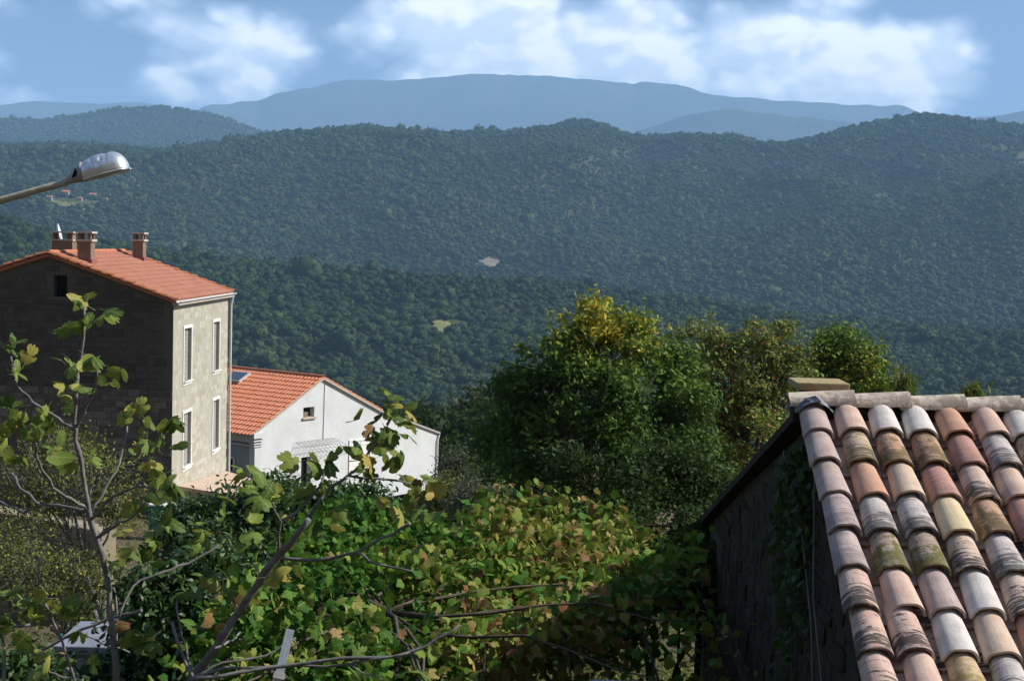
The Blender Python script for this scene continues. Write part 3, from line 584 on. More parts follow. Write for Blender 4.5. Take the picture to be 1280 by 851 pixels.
# ------------------------------------------------------------------ tall stone house
def tall_house():
    rs = np.random.default_rng(3)
    C0 = P(217, 377, 55.5); C1 = P(286.5, 368, 64.4); f = (C1 - C0); L = Vector((f.x, f.y, 0)).length; f = Vector((f.x, f.y, 0)).normalized(); nx = Vector((f.y, -f.x, 0)); Z = Vector((0, 0, 1)); w = -nx
    ez = (C0.z + C1.z) / 2; A = Vector((C0.x, C0.y, 0))
    apex = hit(62, 320, A, f); half = (apex - A).dot(w); rise = apex.z - ez; W = 2 * half
    base = gp(A.x - half, A.y + 4).z - 0.6
    H = thing('stone_house', 'tall stone house with orange tile roof and two slim chimneys', 'house', (A.x - half, A.y + L / 2, base))
    FF = lambda s, z, o: A + f * s + nx * o + Z * z                      # sunlit facade
    FG = lambda s, z, o: A + w * s - f * o + Z * z                       # shaded gable (s from the corner to the left)
    wins = []
    for (x0, x1, y0, y1) in [(229.5, 238.5, 409, 474), (266, 273.5, 403, 463.5), (228.5, 238, 514, 580), (265.5, 273, 501, 562)]:
        ym, xm = (y0 + y1) / 2, (x0 + x1) / 2
        s0, s1 = [(hit(x, ym, A, nx) - A).dot(f) for x in (x0, x1)]; z1, z0 = [hit(xm, y, A, nx).z for y in (y0, y1)]; wins.append([s0, s1, z0, z1])
    for i, j in ((0, 1), (2, 3)):                                        # windows of one storey share a level
        zt = (wins[i][3] + wins[j][3]) / 2; zb = (wins[i][2] + wins[j][2]) / 2
        for k in (i, j): wins[k][2:] = [zb, zt]
    wl = wall_panel('wall', FF, [(0, base), (L, base), (L, ez), (0, ez)], wins, 'facade_mortar', H)
    lay_stones(wl, FF, lambda s, z: 0.02 < s < L - .02 and z < ez - .05, (0, L), (base + 1.0, ez), 0.42, 0.24, 'facade_stone', 0.0018, 0, rs, holes=[(a - .12, b + .12, c - .2, d + .12) for a, b, c, d in wins], axes=(f, Z, nx), gap=.004)
    for s0, s1, z0, z1 in wins:
        mb = MB(); t = 0.11
        for (a, b, c, d) in [(s0 - t, s0, z0 - .16, z1 + t), (s1, s1 + t, z0 - .16, z1 + t), (s0, s1, z1, z1 + t), (s0, s1, z0 - .16, z0)]:
            mb.box(FF((a + b) / 2, (c + d) / 2, .012), f * ((b - a) / 2), Z * ((d - c) / 2), nx * .022)
        wn = mb.build('window', 'white_paint', H)
        sm = MB(); sm.box(FF((s0 + s1) / 2, z0 - .02, .05), f * ((s1 - s0) / 2 + .06), Z * .02, nx * .06); sm.build('sill', 'white_paint', wn)
        for q in (0, 1):
            sh = MB(); a0 = s0 + (s1 - s0) * (.02 + .49 * q); a1 = a0 + (s1 - s0) * .47
            sh.box(FF((a0 + a1) / 2, (z0 + z1) / 2, -.12), f * ((a1 - a0) / 2), Z * ((z1 - z0) / 2 - .01), nx * .012)
            for e in range(12): sh.box(FF((a0 + a1) / 2, z0 + (z1 - z0) * (e + .5) / 12, -.106), f * ((a1 - a0) / 2 - .04), Z * .03, nx * .008)
            sh.build('shutter', 'shutter_grey', wn)
    # shaded gable with the attic opening
    g = [(hit(x, 357, A, f) - A).dot(w) for x in (84, 67)]; ah = (g[0], g[1], hit(75, 371, A, f).z, hit(75, 344, A, f).z)
    gz_ = lambda s: ez + rise * (1 - abs(s - half) / half)
    gw = wall_panel('gable_wall', FG, [(0, base), (0, ez), (half, ez + rise), (W, ez), (W, base)], [ah], 'shaded_gable_mortar', H, depth=.35)
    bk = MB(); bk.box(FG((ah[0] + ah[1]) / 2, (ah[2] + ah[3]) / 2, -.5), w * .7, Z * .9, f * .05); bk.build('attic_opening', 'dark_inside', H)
    lay_stones(gw, FG, lambda s, z: .03 < s < W - .05 and z < gz_(s) - .12, (0, W), (base + 1.5, ez + rise), 0.36, 0.20, 'shaded_gable_stone', 0.03, 300, rs, order=lambda q: (q[0] > 7.2, -q[1]), gap=.006, axes=(w, Z, -f), holes=[(ah[0] - .05, ah[1] + .05, ah[2] - .05, ah[3] + .05)])
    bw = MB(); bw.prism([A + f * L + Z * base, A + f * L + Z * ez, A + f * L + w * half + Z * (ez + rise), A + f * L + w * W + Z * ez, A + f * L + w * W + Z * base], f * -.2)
    bw.box(A + w * (W - .1) + f * (L / 2) + Z * (base + ez) / 2, w * .1, f * (L / 2 - .01), Z * ((ez - base) / 2)); bw.build('rear_wall', 'shaded_gable_mortar', H)
    # roof: two slopes, decks, barrel tiles, ridge and verge tiles
    oh = .15; ov = .16; sl = math.hypot(half, rise); dn = {}
    top = A + w * half + Z * (ez + rise + .10)
    for side in (0, 1):
        h = -w if side == 0 else w; d = (h * half - Z * rise).normalized(); n = (Z * half + h * rise).normalized(); dn[side] = (d, n)
        ln = sl + oh; o = top - f * ov
        mb = MB(); mb.box(o + f * (L / 2 + ov) + d * ln / 2 - n * .05, f * (L / 2 + ov), d * ln / 2, n * .045); rf = mb.build('roof', 'orange_tile_trim', H)
        if side == 0: barrel_roof('tilework', 'orange_tile', rf, o + n * .0, f, d, n, L + 2 * ov, ln, .25, .40, .075)
        else: barrel_roof('tilework', 'orange_tile', rf, o, f, d, n, L + 2 * ov, ln, .25, .40, .075)
        vt = half_tile_mesh(.46, .09, .105, 'orange_tile_trim', 7); nv = int(ln / .40)
        X = f.cross(Vector((0, 0, 0)))
        for q in range(nv):
            for e, ss in ((0, .02), (1, L + 2 * ov - .02)):
                if e == 1 and side == 1: continue
                c = o + f * ss + d * ((q + .5) * ln / nv) + n * (.035 + .01 * (q % 2))
                Mx = Matrix((f, -d, n)).transposed(); link('verge_tile', vt, rf, mat4=Matrix.Translation(c - wloc(rf)) @ (Mx @ Matrix.Rotation(R(-5), 3, 'X')).to_4x4())
    rt = half_tile_mesh(.48, .11, .125, 'orange_tile_trim', 8); nr = int((L + 2 * ov) / .42)
    for q in range(nr):
        c = top - f * ov + f * ((q + .5) * (L + 2 * ov) / nr) + Z * (.02); Mx = Matrix((w, f, Z)).transposed()
        link('ridge_tile', rt, H, mat4=Matrix.Translation(c - wloc(H)) @ (Mx @ Matrix.Rotation(R(2), 3, 'X')).to_4x4())
    d, n = dn[0]; ev = top + d * (sl + oh)
    gt = MB(); gp_ = []
    for k in range(9): a = math.pi + math.pi * k / 8; gp_.append(ev + nx * (.07 + .07 * math.cos(a)) + Z * (.0 + .07 * math.sin(a)) - f * ov)
    n2 = len(gp_); E = f * (L + 2 * ov); gt.add(gp_ + [p + E for p in gp_], [(i, i + 1, n2 + i + 1, n2 + i) for i in range(n2 - 1)]); gt.box(ev - Z * .02 + nx * .145 + E / 2 - f * ov, f * (L / 2 + ov), nx * .012, Z * .02); gt.build('gutter', 'zinc', H)
    fa = MB(); fa.box(FF(L / 2, ez - .06, .10), f * (L / 2 + .1), nx * .12, Z * .05); fa.build('eave_board', 'chimney_cap', H)
    dp = MB(); pt = [ev + f * (L - .05) + nx * .07 - Z * .05, FF(L - .05, ez - .45, .10), FF(L - .05, base, .10)]; dp.tube(pt, .055, 8); dp.build('downpipe', 'zinc', H)
    # chimneys
    p0 = top + d * 0
    def chimney(px, py, wd, dp_, h, ph, name='chimney'):
        c = hit(px, py, top, dn[0][1]); c = c + f * dp_ / 2
        mb = MB(); mb.box(c + Z * (h / 2 - .4), w * wd / 2, f * dp_ / 2, Z * (h / 2 + .4)); ch = mb.build(name, 'chimney_render', H)
        fl = MB(); fl.box(c + Z * .02, w * (wd / 2 + .07), f * (dp_ / 2 + .07), Z * .10); fl.build('flashing', 'roof_flashing', ch)
        b = MB(); b.box(c + Z * (h + .04), w * (wd / 2 + .06), f * (dp_ / 2 + .06), Z * .04); b.build('collar', 'chimney_cap', ch)
        for sx in (-1, 1):
            for sy in (-1, 1):
                q = MB(); q.box(c + Z * (h + .08 + ph / 2) + w * sx * (wd / 2 - .06) + f * sy * (dp_ / 2 - .06), w * .055, f * .055, Z * ph / 2); q.build('pillar', 'chimney_render', ch)
        q = MB(); q.box(c + Z * (h + .08 + ph + .035), w * (wd / 2 + .07), f * (dp_ / 2 + .07), Z * .035); q.build('cap', 'chimney_cap', ch)
    chimney(105, 328, .50, .50, .78, .22); chimney(172, 325, .44, .50, .78, .22)
    cw = top + f * 3.2 + w * .55; mb = MB(); mb.box(cw + Z * .02, w * .40, f * .25, Z * .42); ch = mb.build('chimney', 'chimney_render', H)
    b = MB(); b.box(cw + Z * .47, w * .44, f * .29, Z * .03); b.build('collar', 'chimney_cap', ch)
    for sx in (-.34, -.2, .34):
        q = MB(); q.box(cw + Z * .62 + w * sx, w * .05, f * .2, Z * .12); q.build('pillar', 'chimney_render', ch)
    q = MB(); q.box(cw + Z * .77, w * .46, f * .31, Z * .03); q.build('cap', 'chimney_cap', ch)
    # satellite dish on a mast behind the ridge
    D = P(76, 312, 61.5); D.z = ez + rise - .2; dish = thing('satellite_dish', 'white satellite dish seen edge on above the wide chimney', 'satellite dish', D)
    mb = MB(); mb.tube([D, D + Z * .95], .025, 7); mb.build('mast', 'zinc', dish)
    nrm = Vector((.95, .17, .22)).normalized(); u = nrm.cross(Vector((0, 1, 0))).normalized(); v = nrm.cross(u); c = D + Z * 1.0 + w * .05; V = [c - nrm * .09]; F = []
    for r_, q in ((.15, -.075), (.30, -.035), (.42, .02)):
        V += [c + (u * math.cos(a) + v * math.sin(a)) * r_ + nrm * q for a in [2 * math.pi * k / 20 for k in range(20)]]
    F = [(0, 1 + k, 1 + (k + 1) % 20) for k in range(20)] + [(1 + r_ * 20 + k, 1 + r_ * 20 + (k + 1) % 20, 21 + r_ * 20 + (k + 1) % 20, 21 + r_ * 20 + k) for r_ in (0, 1) for k in range(20)]
    mb = MB(); mb.add(V, F); mb.add([x - nrm * .015 for x in V], F); mb.build('reflector', 'dish_white', dish, smooth=True)
    mb = MB(); mb.tube([c - u * .42 * (1 if u.z > 0 else -1), c + nrm * .42 - Z * .12], .014, 6); mb.box(c + nrm * .46 - Z * .10, nrm * .07, Vector((0, .03, 0)), Z * .03); mb.build('feed_arm', 'zinc', dish)
    # sloping pink annex roof against the facade
    q = [P(222, 607, 56.2), P(281.5, 588.5, 64.2), P(312, 597, 62), P(345, 628, 55.2)]; q[0] -= nx * .0; an = thing('annex', 'flat pinkish roof slab of a low annex against the sunlit facade', 'annex', Vector((q[0].x + 1, q[0].y + 3, base)))
    for k in (0, 1): q[k] = A + f * ((q[k] - A).dot(f)) + nx * .03 + Z * q[k].z
    mb = MB(); mb.prism(q, (0, 0, -.16)); mb.build('roof_slab', 'terrace_pink', an)
    mb = MB(); qq = [a + (sum(q, Vector()) / 4 - a) * .06 - Z * .165 for a in q]; n_ = 4
    mb.add(qq + [Vector((a.x, a.y, base)) for a in qq], [(i, (i + 1) % 4, 4 + (i + 1) % 4, 4 + i) for i in range(4)]); mb.build('wall', 'concrete', an)
    return A, f, nx, base
TALL = tall_house()

# ------------------------------------------------------------------ white house
def white_house():
    Z = Vector((0, 0, 1)); w = Vector((.60, .80, 0)).normalized(); n = Vector((w.y, -w.x, 0)); C = P(318, 541, 70); C = Vector((C.x, C.y, 0)); ez = P(318, 541, 70).z
    hx = lambda x, y: ((lambda q: ((q - C).dot(w), q.z))(hit(x, y, C, n)))
    sa, za = hx(403, 473); sr, zr = hx(476, 514); s2, z2 = hx(547, 541); base = gp(C.x, C.y).z - 1.0; LEN = 11.5
    H = thing('white_house', 'white plastered house with an orange barrel tile roof and skylight', 'house', C + w * 5 - n * 5 + Z * base)
    FW = lambda s, z, o: C + w * s + n * o + Z * z
    FL = lambda s, z, o: C - n * s - w * o + Z * z                     # shaded side wall, s away from the corner
    (a0, ta), (a1, tb) = hx(379, 522), hx(393, 508); att = (a0, a1, ta, tb)
    (d0, e0), (d1, e1) = hx(376, 606), hx(389, 570); door = (d0, d1, base + .3, e1)
    wl = wall_panel('wall', FW, [(0, base), (0, ez), (sa, za), (sr, zr), (s2, z2), (s2, base)], [att, door], 'white_plaster', H, depth=.3)
    # side and rear walls
    (g0, gz0) = ((hit(312, 552, C, w) - C).dot(-n), hit(312, 553, C, w).z); 
    sw = wall_panel('side_wall', FL, [(0, base), (0, ez), (LEN, ez), (LEN, base)], [(g0 - .0, g0 + 3.6, base + .2, gz0)], 'white_plaster', H, depth=.12)
    mb = MB(); mb.box(FL(g0 + 1.8, (base + gz0) / 2, -.14), n * 1.9, Z * ((gz0 - base) / 2 + .1), w * .02); mb.build('recess_panel', 'grey_plaster', H)
    x0, q0 = (hit(291, 587, C, w) - C).dot(-n), hit(289, 588, C, w).z; q1 = hit(289, 572, C, w).z
    mb = MB(); mb.box(FL(x0 + .5, (q0 + q1) / 2, -.09), n * .45, Z * ((q1 - q0) / 2), w * .01); wn = mb.build('window_pane', 'dark_inside', H)
    mb = MB()
    for (a, b, c_, d_) in [(x0 - .05, x0 + .05, q0, q1), (x0 + .95, x0 + 1.05, q0, q1), (x0, x0 + 1, q1 - .05, q1 + .05)]: mb.box(FL((a + b) / 2, (c_ + d_) / 2, -.07), n * ((b - a) / 2), Z * ((d_ - c_) / 2), w * .03)
    mb.build('window_frame', 'white_paint', H)
    mb = MB(); p = FL(x0 + .6, q1 - .25, -.08); mb.tube([p, p - w * .45 - n * -.3 + Z * .12, p - w * .6 + n * .45 + Z * .2], .02, 6); mb.box(p - w * .6 + n * .5 + Z * .2, n * .07, w * .05, Z * .06); mb.build('wall_lamp', 'zinc', H)
    mb = MB(); mb.box(FL(LEN / 2, ez - .22, .04), n * LEN / 2, Z * .09, w * .05); mb.box(FL(LEN / 2, ez - .62, .02), n * LEN / 2, Z * .03, w * .04); mb.build('cornice', 'white_plaster', H)
    ec = C - n * LEN; mb = MB(); mb.prism([ec + Z * base, ec + Z * ez, ec + w * sa + Z * za, ec + w * sr + Z * zr, ec + w * s2 + Z * z2, ec + w * s2 + Z * base], n * .2)
    mb.prism([C + w * s2 + Z * base - n * .02, C + w * s2 + Z * z2 - n * .02, ec + w * s2 + Z * z2 + n * .2, ec + w * s2 + Z * base + n * .2], w * -.2); mb.build('rear_wall', 'white_plaster', H)
    # corner pilaster with capital
    mb = MB(); mb.box(FW(.16, (base + ez) / 2 - .3, .03), w * .20, n * .05, Z * ((ez - base) / 2 - .3)); mb.build('pilaster', 'white_plaster', H)
    mb = MB()
    for k, (zz, ex) in enumerate([(.62, .05), (.50, .09), (.36, .13), (.12, .17)]): mb.box(FW(.14, ez - zz, .03 + ex / 2), w * (.22 + ex), n * (.05 + ex / 2), Z * (.03 if k < 3 else .12))
    mb.build('capital', 'white_plaster', H)
    # attic window, door, window with shutters, wire canopy, cable
    fr = MB()
    fr.box(FW((a0 + a1) / 2, (ta + tb) / 2, -.32), w * .45, Z * .4, n * .02); aw = fr.build('attic_window', 'dark_inside', H)
    fr = MB(); fr.box(FW((a0 + a1) / 2, ta - .04, .03), w * ((a1 - a0) / 2 + .08), Z * .045, n * .06); fr.build('sill', 'terrace_pink', aw)
    fr = MB(); fr.box(FW(a0 + (a1 - a0) * .35, ta + .12, -.16), w * .14, Z * .12, n * .08); fr.build('clay_pot', 'chimney_render', aw)
    fr = MB(); fr.box(FW((d0 + d1) / 2, (door[2] + e1) / 2, -.3), w * ((d1 - d0) / 2 + .1), Z * ((e1 - door[2]) / 2 + .1), n * .02); fr.build('door', 'dark_inside', H)
    (w0, wz0), (w1, wz1) = hx(437, 592), hx(462, 549); fr = MB()
    for (a, b, c_, d_) in [(w0 - .1, w0, wz0, wz1 + .1), (w1, w1 + .1, wz0, wz1 + .1), (w0, w1, wz1, wz1 + .1)]: fr.box(FW((a + b) / 2, (c_ + d_) / 2, .02), w * ((b - a) / 2), Z * ((d_ - c_) / 2), n * .03)
    wn = fr.build('window', 'white_paint', H)
    for q in (0, 1):
        sh = MB(); aa = w0 + (w1 - w0) * (.01 + .5 * q); bb = aa + (w1 - w0) * .48; sh.box(FW((aa + bb) / 2, (wz0 + wz1) / 2, .012), w * ((bb - aa) / 2), Z * ((wz1 - wz0) / 2), n * .01)
        for e in range(3): sh.box(FW((aa + bb) / 2, wz0 + (wz1 - wz0) * (.12 + .38 * e), .028), w * ((bb - aa) / 2 - .03), Z * .035, n * .008)
        sh.build('shutter', 'white_paint', wn)
    (c0, cz) = hx(369, 553); (c1, _) = hx(416, 557); cn = MB(); drop = 1.05; outw = 1.3
    for k in range(11):
        s = c0 + (c1 - c0) * k / 10; cn.tube([FW(s, cz, .02), FW(s - .0, cz - .14, outw * .5), FW(s, cz - .55, outw)], .008, 5)
    for k in range(7):
        u = k / 6; cn.tube([FW(c0, cz - .55 * u ** 1.6, outw * u), FW(c1, cz - .55 * u ** 1.6, outw * u)], .008, 5)
    for s in (c0, c1): cn.tube([FW(s, cz - 1.0, .02), FW(s, cz - .55, outw)], .010, 5)
    for k in range(5): cn.tube([FW(c0, cz - .2 * k, .02), FW(c0, cz - .55 - .0 * k, outw * (1 - .17 * k))], .006, 4)
    cn.build('wire_canopy', 'cable_grey', H)
    cb = MB(); cb.tube([FW(sa + .15, za - .25, .02), FW(sa + .13, za - 1.5, .025), FW(sa + .1, cz, .02)], .014, 5); cb.build('cable', 'cable_grey', H)
    # roof
    top = FW(sa, za, .12) + Z * .06; d = (-w * sa - Z * (za - ez)).normalized(); nn = (Z * sa - w * (za - ez)).normalized(); ln = math.hypot(sa, za - ez) + .35
    mb = MB(); mb.box(top - n * (LEN / 2 + .1) + d * ln / 2 - nn * .05, n * (LEN / 2 + .1), d * ln / 2, nn * .045); rf = mb.build('roof', 'chimney_cap', H)
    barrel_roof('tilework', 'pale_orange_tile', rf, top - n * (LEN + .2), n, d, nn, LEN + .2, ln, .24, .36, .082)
    d2 = (w * (sr - sa) - Z * (za - zr)).normalized(); n2 = (Z * (sr - sa) + w * (za - zr)).normalized(); ln2 = math.hypot(sr - sa, za - zr) + .05
    mb = MB(); mb.box(top - n * (LEN / 2 + .1) + d2 * ln2 / 2 - n2 * .05, n * (LEN / 2 + .1), d2 * ln2 / 2, n2 * .045); rf2 = mb.build('roof', 'chimney_cap', H)
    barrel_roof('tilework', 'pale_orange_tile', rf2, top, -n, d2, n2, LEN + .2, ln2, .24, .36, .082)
    p1 = FW(sr, zr, .10) + Z * .06; p2 = FW(s2 + .12, z2, .10) + Z * .04; mb = MB(); mb.prism([p1, p2, p2 - Z * .10, p1 - Z * .10], n * -(LEN + .2)); mb.build('lean_to_roof', 'concrete', H)
    rt = half_tile_mesh(.45, .10, .12, 'orange_tile_trim', 8); nr = int((LEN + .2) / .40)
    for q in range(nr):
        c = top - n * ((q + .5) * (LEN + .2) / nr) + Z * .02; link('ridge_tile', rt, H, mat4=Matrix.Translation(c - wloc(H)) @ (Matrix((w, n, Z)).transposed() @ Matrix.Rotation(R(2), 3, 'X')).to_4x4())
    # skylight
    sk = hit(297, 473, top, nn); mb = MB(); mb.box(sk + nn * .10, n * .60, d * .42, nn * .06); s_ = mb.build('skylight', 'zinc', H)
    mb = MB(); mb.box(sk + nn * .17, n * .52, d * .34, nn * .012); mb.build('glass', 'skylight_glass', s_)
    pt = [FW(s2 + .06, z2 - .1, .07), FW(s2 - .06, z2 - .4, .07), FW(s2 - .06, base, .07)]; mb = MB(); mb.tube(pt, .045, 7); mb.build('downpipe', 'white_paint', H)
white_house()

# ------------------------------------------------------------------ stone cottage with the old barrel tile roof
def cottage():
    rs = np.random.default_rng(21); Z = Vector((0, 0, 1))
    T = P(1013, 512, 10.0); B = P(1096, 842, 7.72); dh = Vector((B.x - T.x, B.y - T.y, 0)).normalized(); d = (B - T).normalized(); r = Vector((-dh.y, dh.x, 0)); n = r.cross(d)
    if n.z < 0: n = -n
    ncol, nrow, pit, ex = 15, 13, .2225, .350; base = gp(2.5, 9).z - .5
    H = thing('stone_cottage', 'stone cottage with a weathered multicoloured barrel tile roof', 'cottage', Vector((3.4, 9.5, base)))
    E = T + d * (ex * nrow); F_ = P(893, 664, 17.0); gx = T - r * .02
    slope_h = Vector((d.x, d.y, 0)).length; tdepth = -d.z / slope_h
    ridge = T + Z * .0 - d * .05
    far = ridge - dh * 7.1; far.z = F_.z; du = (far - ridge).normalized(); nu = du.cross(r); nu = nu if nu.z > 0 else -nu
    Wd = pit * ncol
    mb = MB(); mb.box(ridge + r * (Wd / 2 - .03) + d * (ex * nrow / 2) - n * .075, r * (Wd / 2), d * (ex * nrow / 2 + .02), n * .03); roof = mb.build('roof', 'dark_wood', H)
    names = {0: 'tile_pink', 'b': 'tile_buff', 'w': 'tile_white', 'g': 'tile_grey', 't': 'tile_taupe', 'm': 'tile_mauve', 's': 'tile_striped', 'p': 'tile_pink', 'q': 'tile_pinkstripe', 'o': 'tile_orange', 'O': 'tile_orangelichen', 'r': 'tile_red', 'y': 'tile_yellow', 'M': 'tile_moss', 'l': 'tile_lichen', 'Y': 'tile_yellowlichen'}
    table = ['tttmmqqqqpt', 'plogMpqpbgs', 'wOblgw'.replace('l', 'g')[:0] + 'wObgMtwYpbw', 'wOrysw'.replace('w', 'w') + 'bgpsw', 'orsOgsrpbqw', 'pgprMlwpbqs', 'wlpqogbspwr', 'gbspwObqpyt']
    cache = {}
    def tmesh(m, k):
        if (m, k) not in cache: cache[(m, k)] = half_tile_mesh(.45, .080, .102, m, 14, .015, .0013, 50 + k)
        return cache[(m, k)]
    MX = Matrix((r, -d, n)).transposed(); off = wloc(roof)
    for i in range(ncol):
        for j in range(nrow):
            ch = table[i][j] if i < len(table) and j < len(table[i]) else random.choice('ppbbwgtsqqOoMlY')
            c = T + r * (pit * i + rs.normal(0, .006)) + d * (ex * (j + .42) + rs.normal(0, .006)) + n * (.012 + rs.normal(0, .003))
            rot = MX @ Matrix.Rotation(R(-3.6 + rs.normal(0, .5)), 3, 'X') @ Matrix.Rotation(R(rs.normal(0, 1.3)), 3, 'Z')
            link('tile', tmesh(names[ch], int(rs.integers(0, 4))), roof, mat4=Matrix.Translation(c - off) @ rot.to_4x4())
    pm = [half_tile_mesh(.47, .092, .082, m, 9, .014, .001, 80 + k, inv=True) for k, m in enumerate(['tile_pan', 'tile_pink', 'tile_pinkstripe'])]
    for i in range(ncol):
        for j in range(nrow):
            c = T + r * (pit * (i + .5) + rs.normal(0, .004)) + d * (ex * (j + .45)) + n * (.045 + rs.normal(0, .003))
            link('channel_tile', pm[int(rs.integers(0, 3))], roof, mat4=Matrix.Translation(c - off) @ (MX @ Matrix.Rotation(R(-3.0), 3, 'X')).to_4x4())
    # ridge tiles
    rm = [half_tile_mesh(.43, .098, .112, 'tile_ridge', 14, .016, .002, 90 + k) for k in range(3)]
    rl = P(990, 500, 10.02); MR = Matrix((dh, -r, Z)).transposed()
    MR = Matrix((-dh, r, Z)).transposed() @ Matrix.Rotation(math.pi, 3, 'Z')
    for q in range(10):
        c = rl + r * (.19 + .362 * q) + Z * (-.035 + rs.normal(0, .004)); link('ridge_tile', rm[q % 3], H, mat4=Matrix.Translation(c - wloc(H)) @ (MR @ Matrix.Rotation(R(-2.0), 3, 'X') @ Matrix.Rotation(R(rs.normal(0, .8)), 3, 'Z')).to_4x4())
    mb = MB(); mb.box(rl + r * (Wd / 2) - Z * .09, r * Wd / 2, dh * .07, Z * .05); mb.build('ridge_beam', 'dark_wood', H)
    # crumpled lead flashing at the head of the verge
    V = []; 
    for a in range(9):
        for b in range(6): V.append(T + r * (-.115 + .25 * a / 8) + d * (.02 + .08 * b / 5) + n * (.106 * math.sin(math.pi * (.08 + .84 * a / 8)) + .012 + .008 * rs.normal()))
    mb = MB(); mb.add(V, [(a * 6 + b, a * 6 + b + 1, (a + 1) * 6 + b + 1, (a + 1) * 6 + b) for a in range(8) for b in range(5)]); mb.build('flashing', 'lead', H)
    # far slope
    ll = (far - ridge).length + .15; mb = MB(); mb.box(ridge + r * (Wd / 2 - .05) + du * ll / 2 - nu * .03, r * (Wd / 2 + .02), du * ll / 2, nu * .03); rf = mb.build('roof', 'dark_wood', H)
    barrel_roof('tilework', 'tile_pink', rf, ridge + r * .04, r, du, nu, Wd, ll, .2225, .31, .09, .01)
    # gable wall and the other walls
    g0 = ridge + r * .04; FG = lambda s, z, o: Vector((g0.x, g0.y, 0)) + dh * s - r * o + Z * z      # s towards the viewer
    sE = (E - ridge).dot(dh) - .25; sF = -7.0; zR = ridge.z - .11
    zn = lambda s: (zR - s * tdepth) if s >= 0 else zR + s * (zR - far.z) / 7.1 * 1.0
    poly = [(sF, base), (sF, zn(sF)), (0, zR), (sE, zn(sE)), (sE, base)]
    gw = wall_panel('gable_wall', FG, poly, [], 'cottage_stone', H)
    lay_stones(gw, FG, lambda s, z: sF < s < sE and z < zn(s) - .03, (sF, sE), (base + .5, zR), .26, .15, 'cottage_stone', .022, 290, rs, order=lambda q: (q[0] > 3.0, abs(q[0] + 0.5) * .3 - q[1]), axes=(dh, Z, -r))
    mb = MB(); g1 = g0 + r * (Wd - .25)
    mb.prism([Vector((g1.x, g1.y, 0)) + dh * s + Z * z for s, z in poly], r * .2); a = Vector((g0.x, g0.y, 0))
    for s in (sF + .1, sE - .1): mb.box(a + dh * s + r * (Wd / 2 - .1) + Z * (base + zn(s) - .12) / 2, dh * .1, r * (Wd / 2 - .15), Z * ((zn(s) - .12 - base) / 2))
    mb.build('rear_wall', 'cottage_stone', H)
    # verge board and loose cables
    mb = MB(); mb.tube([ridge - r * .03 - Z * .02, ridge + du * 3.5 - r * .03 + Z * .02, ridge + du * ll - r * .03 - Z * .03], .014, 6); mb.build('verge_cable', 'cable_grey', H)
    mb = MB(); mb.tube([FG(-.9, zn(-.9) - .05, .06), FG(-.55, zn(-.5) - .33, .10), FG(.1, zR - .75, .07), FG(.6, zR - 1.2, .08), FG(.9, zR - 2.1, .07)], .005, 5); mb.build('loose_cable', 'cable_grey', H)
    mb = MB(); mb.tube([FG(.35, zn(.35) - .12, .05), FG(.75, zR - 1.0, .10), FG(1.5, zR - 1.9, .09), FG(2.2, zR - 2.6, .05)], .005, 5); mb.build('loose_cable', 'cable_grey', H)
    # chimney with a flat lichened slab
    c = P(1023, 480, 10.75); mb = MB(); mb.box(Vector((c.x + .02, c.y, (c.z + ridge.z) / 2 - .25)), r * .13, dh * .13, Z * ((c.z - ridge.z) / 2 + .22)); ch = mb.build('chimney', 'chimney_render', H)
    mb = MB(); mb.box(c - Z * .0, r * .185, dh * .20, Z * .026); mb.build('cap', 'lichen_slab', ch, bevel=.010)
    return ridge, dh, r, d, base, FG, zn
COT = cottage()

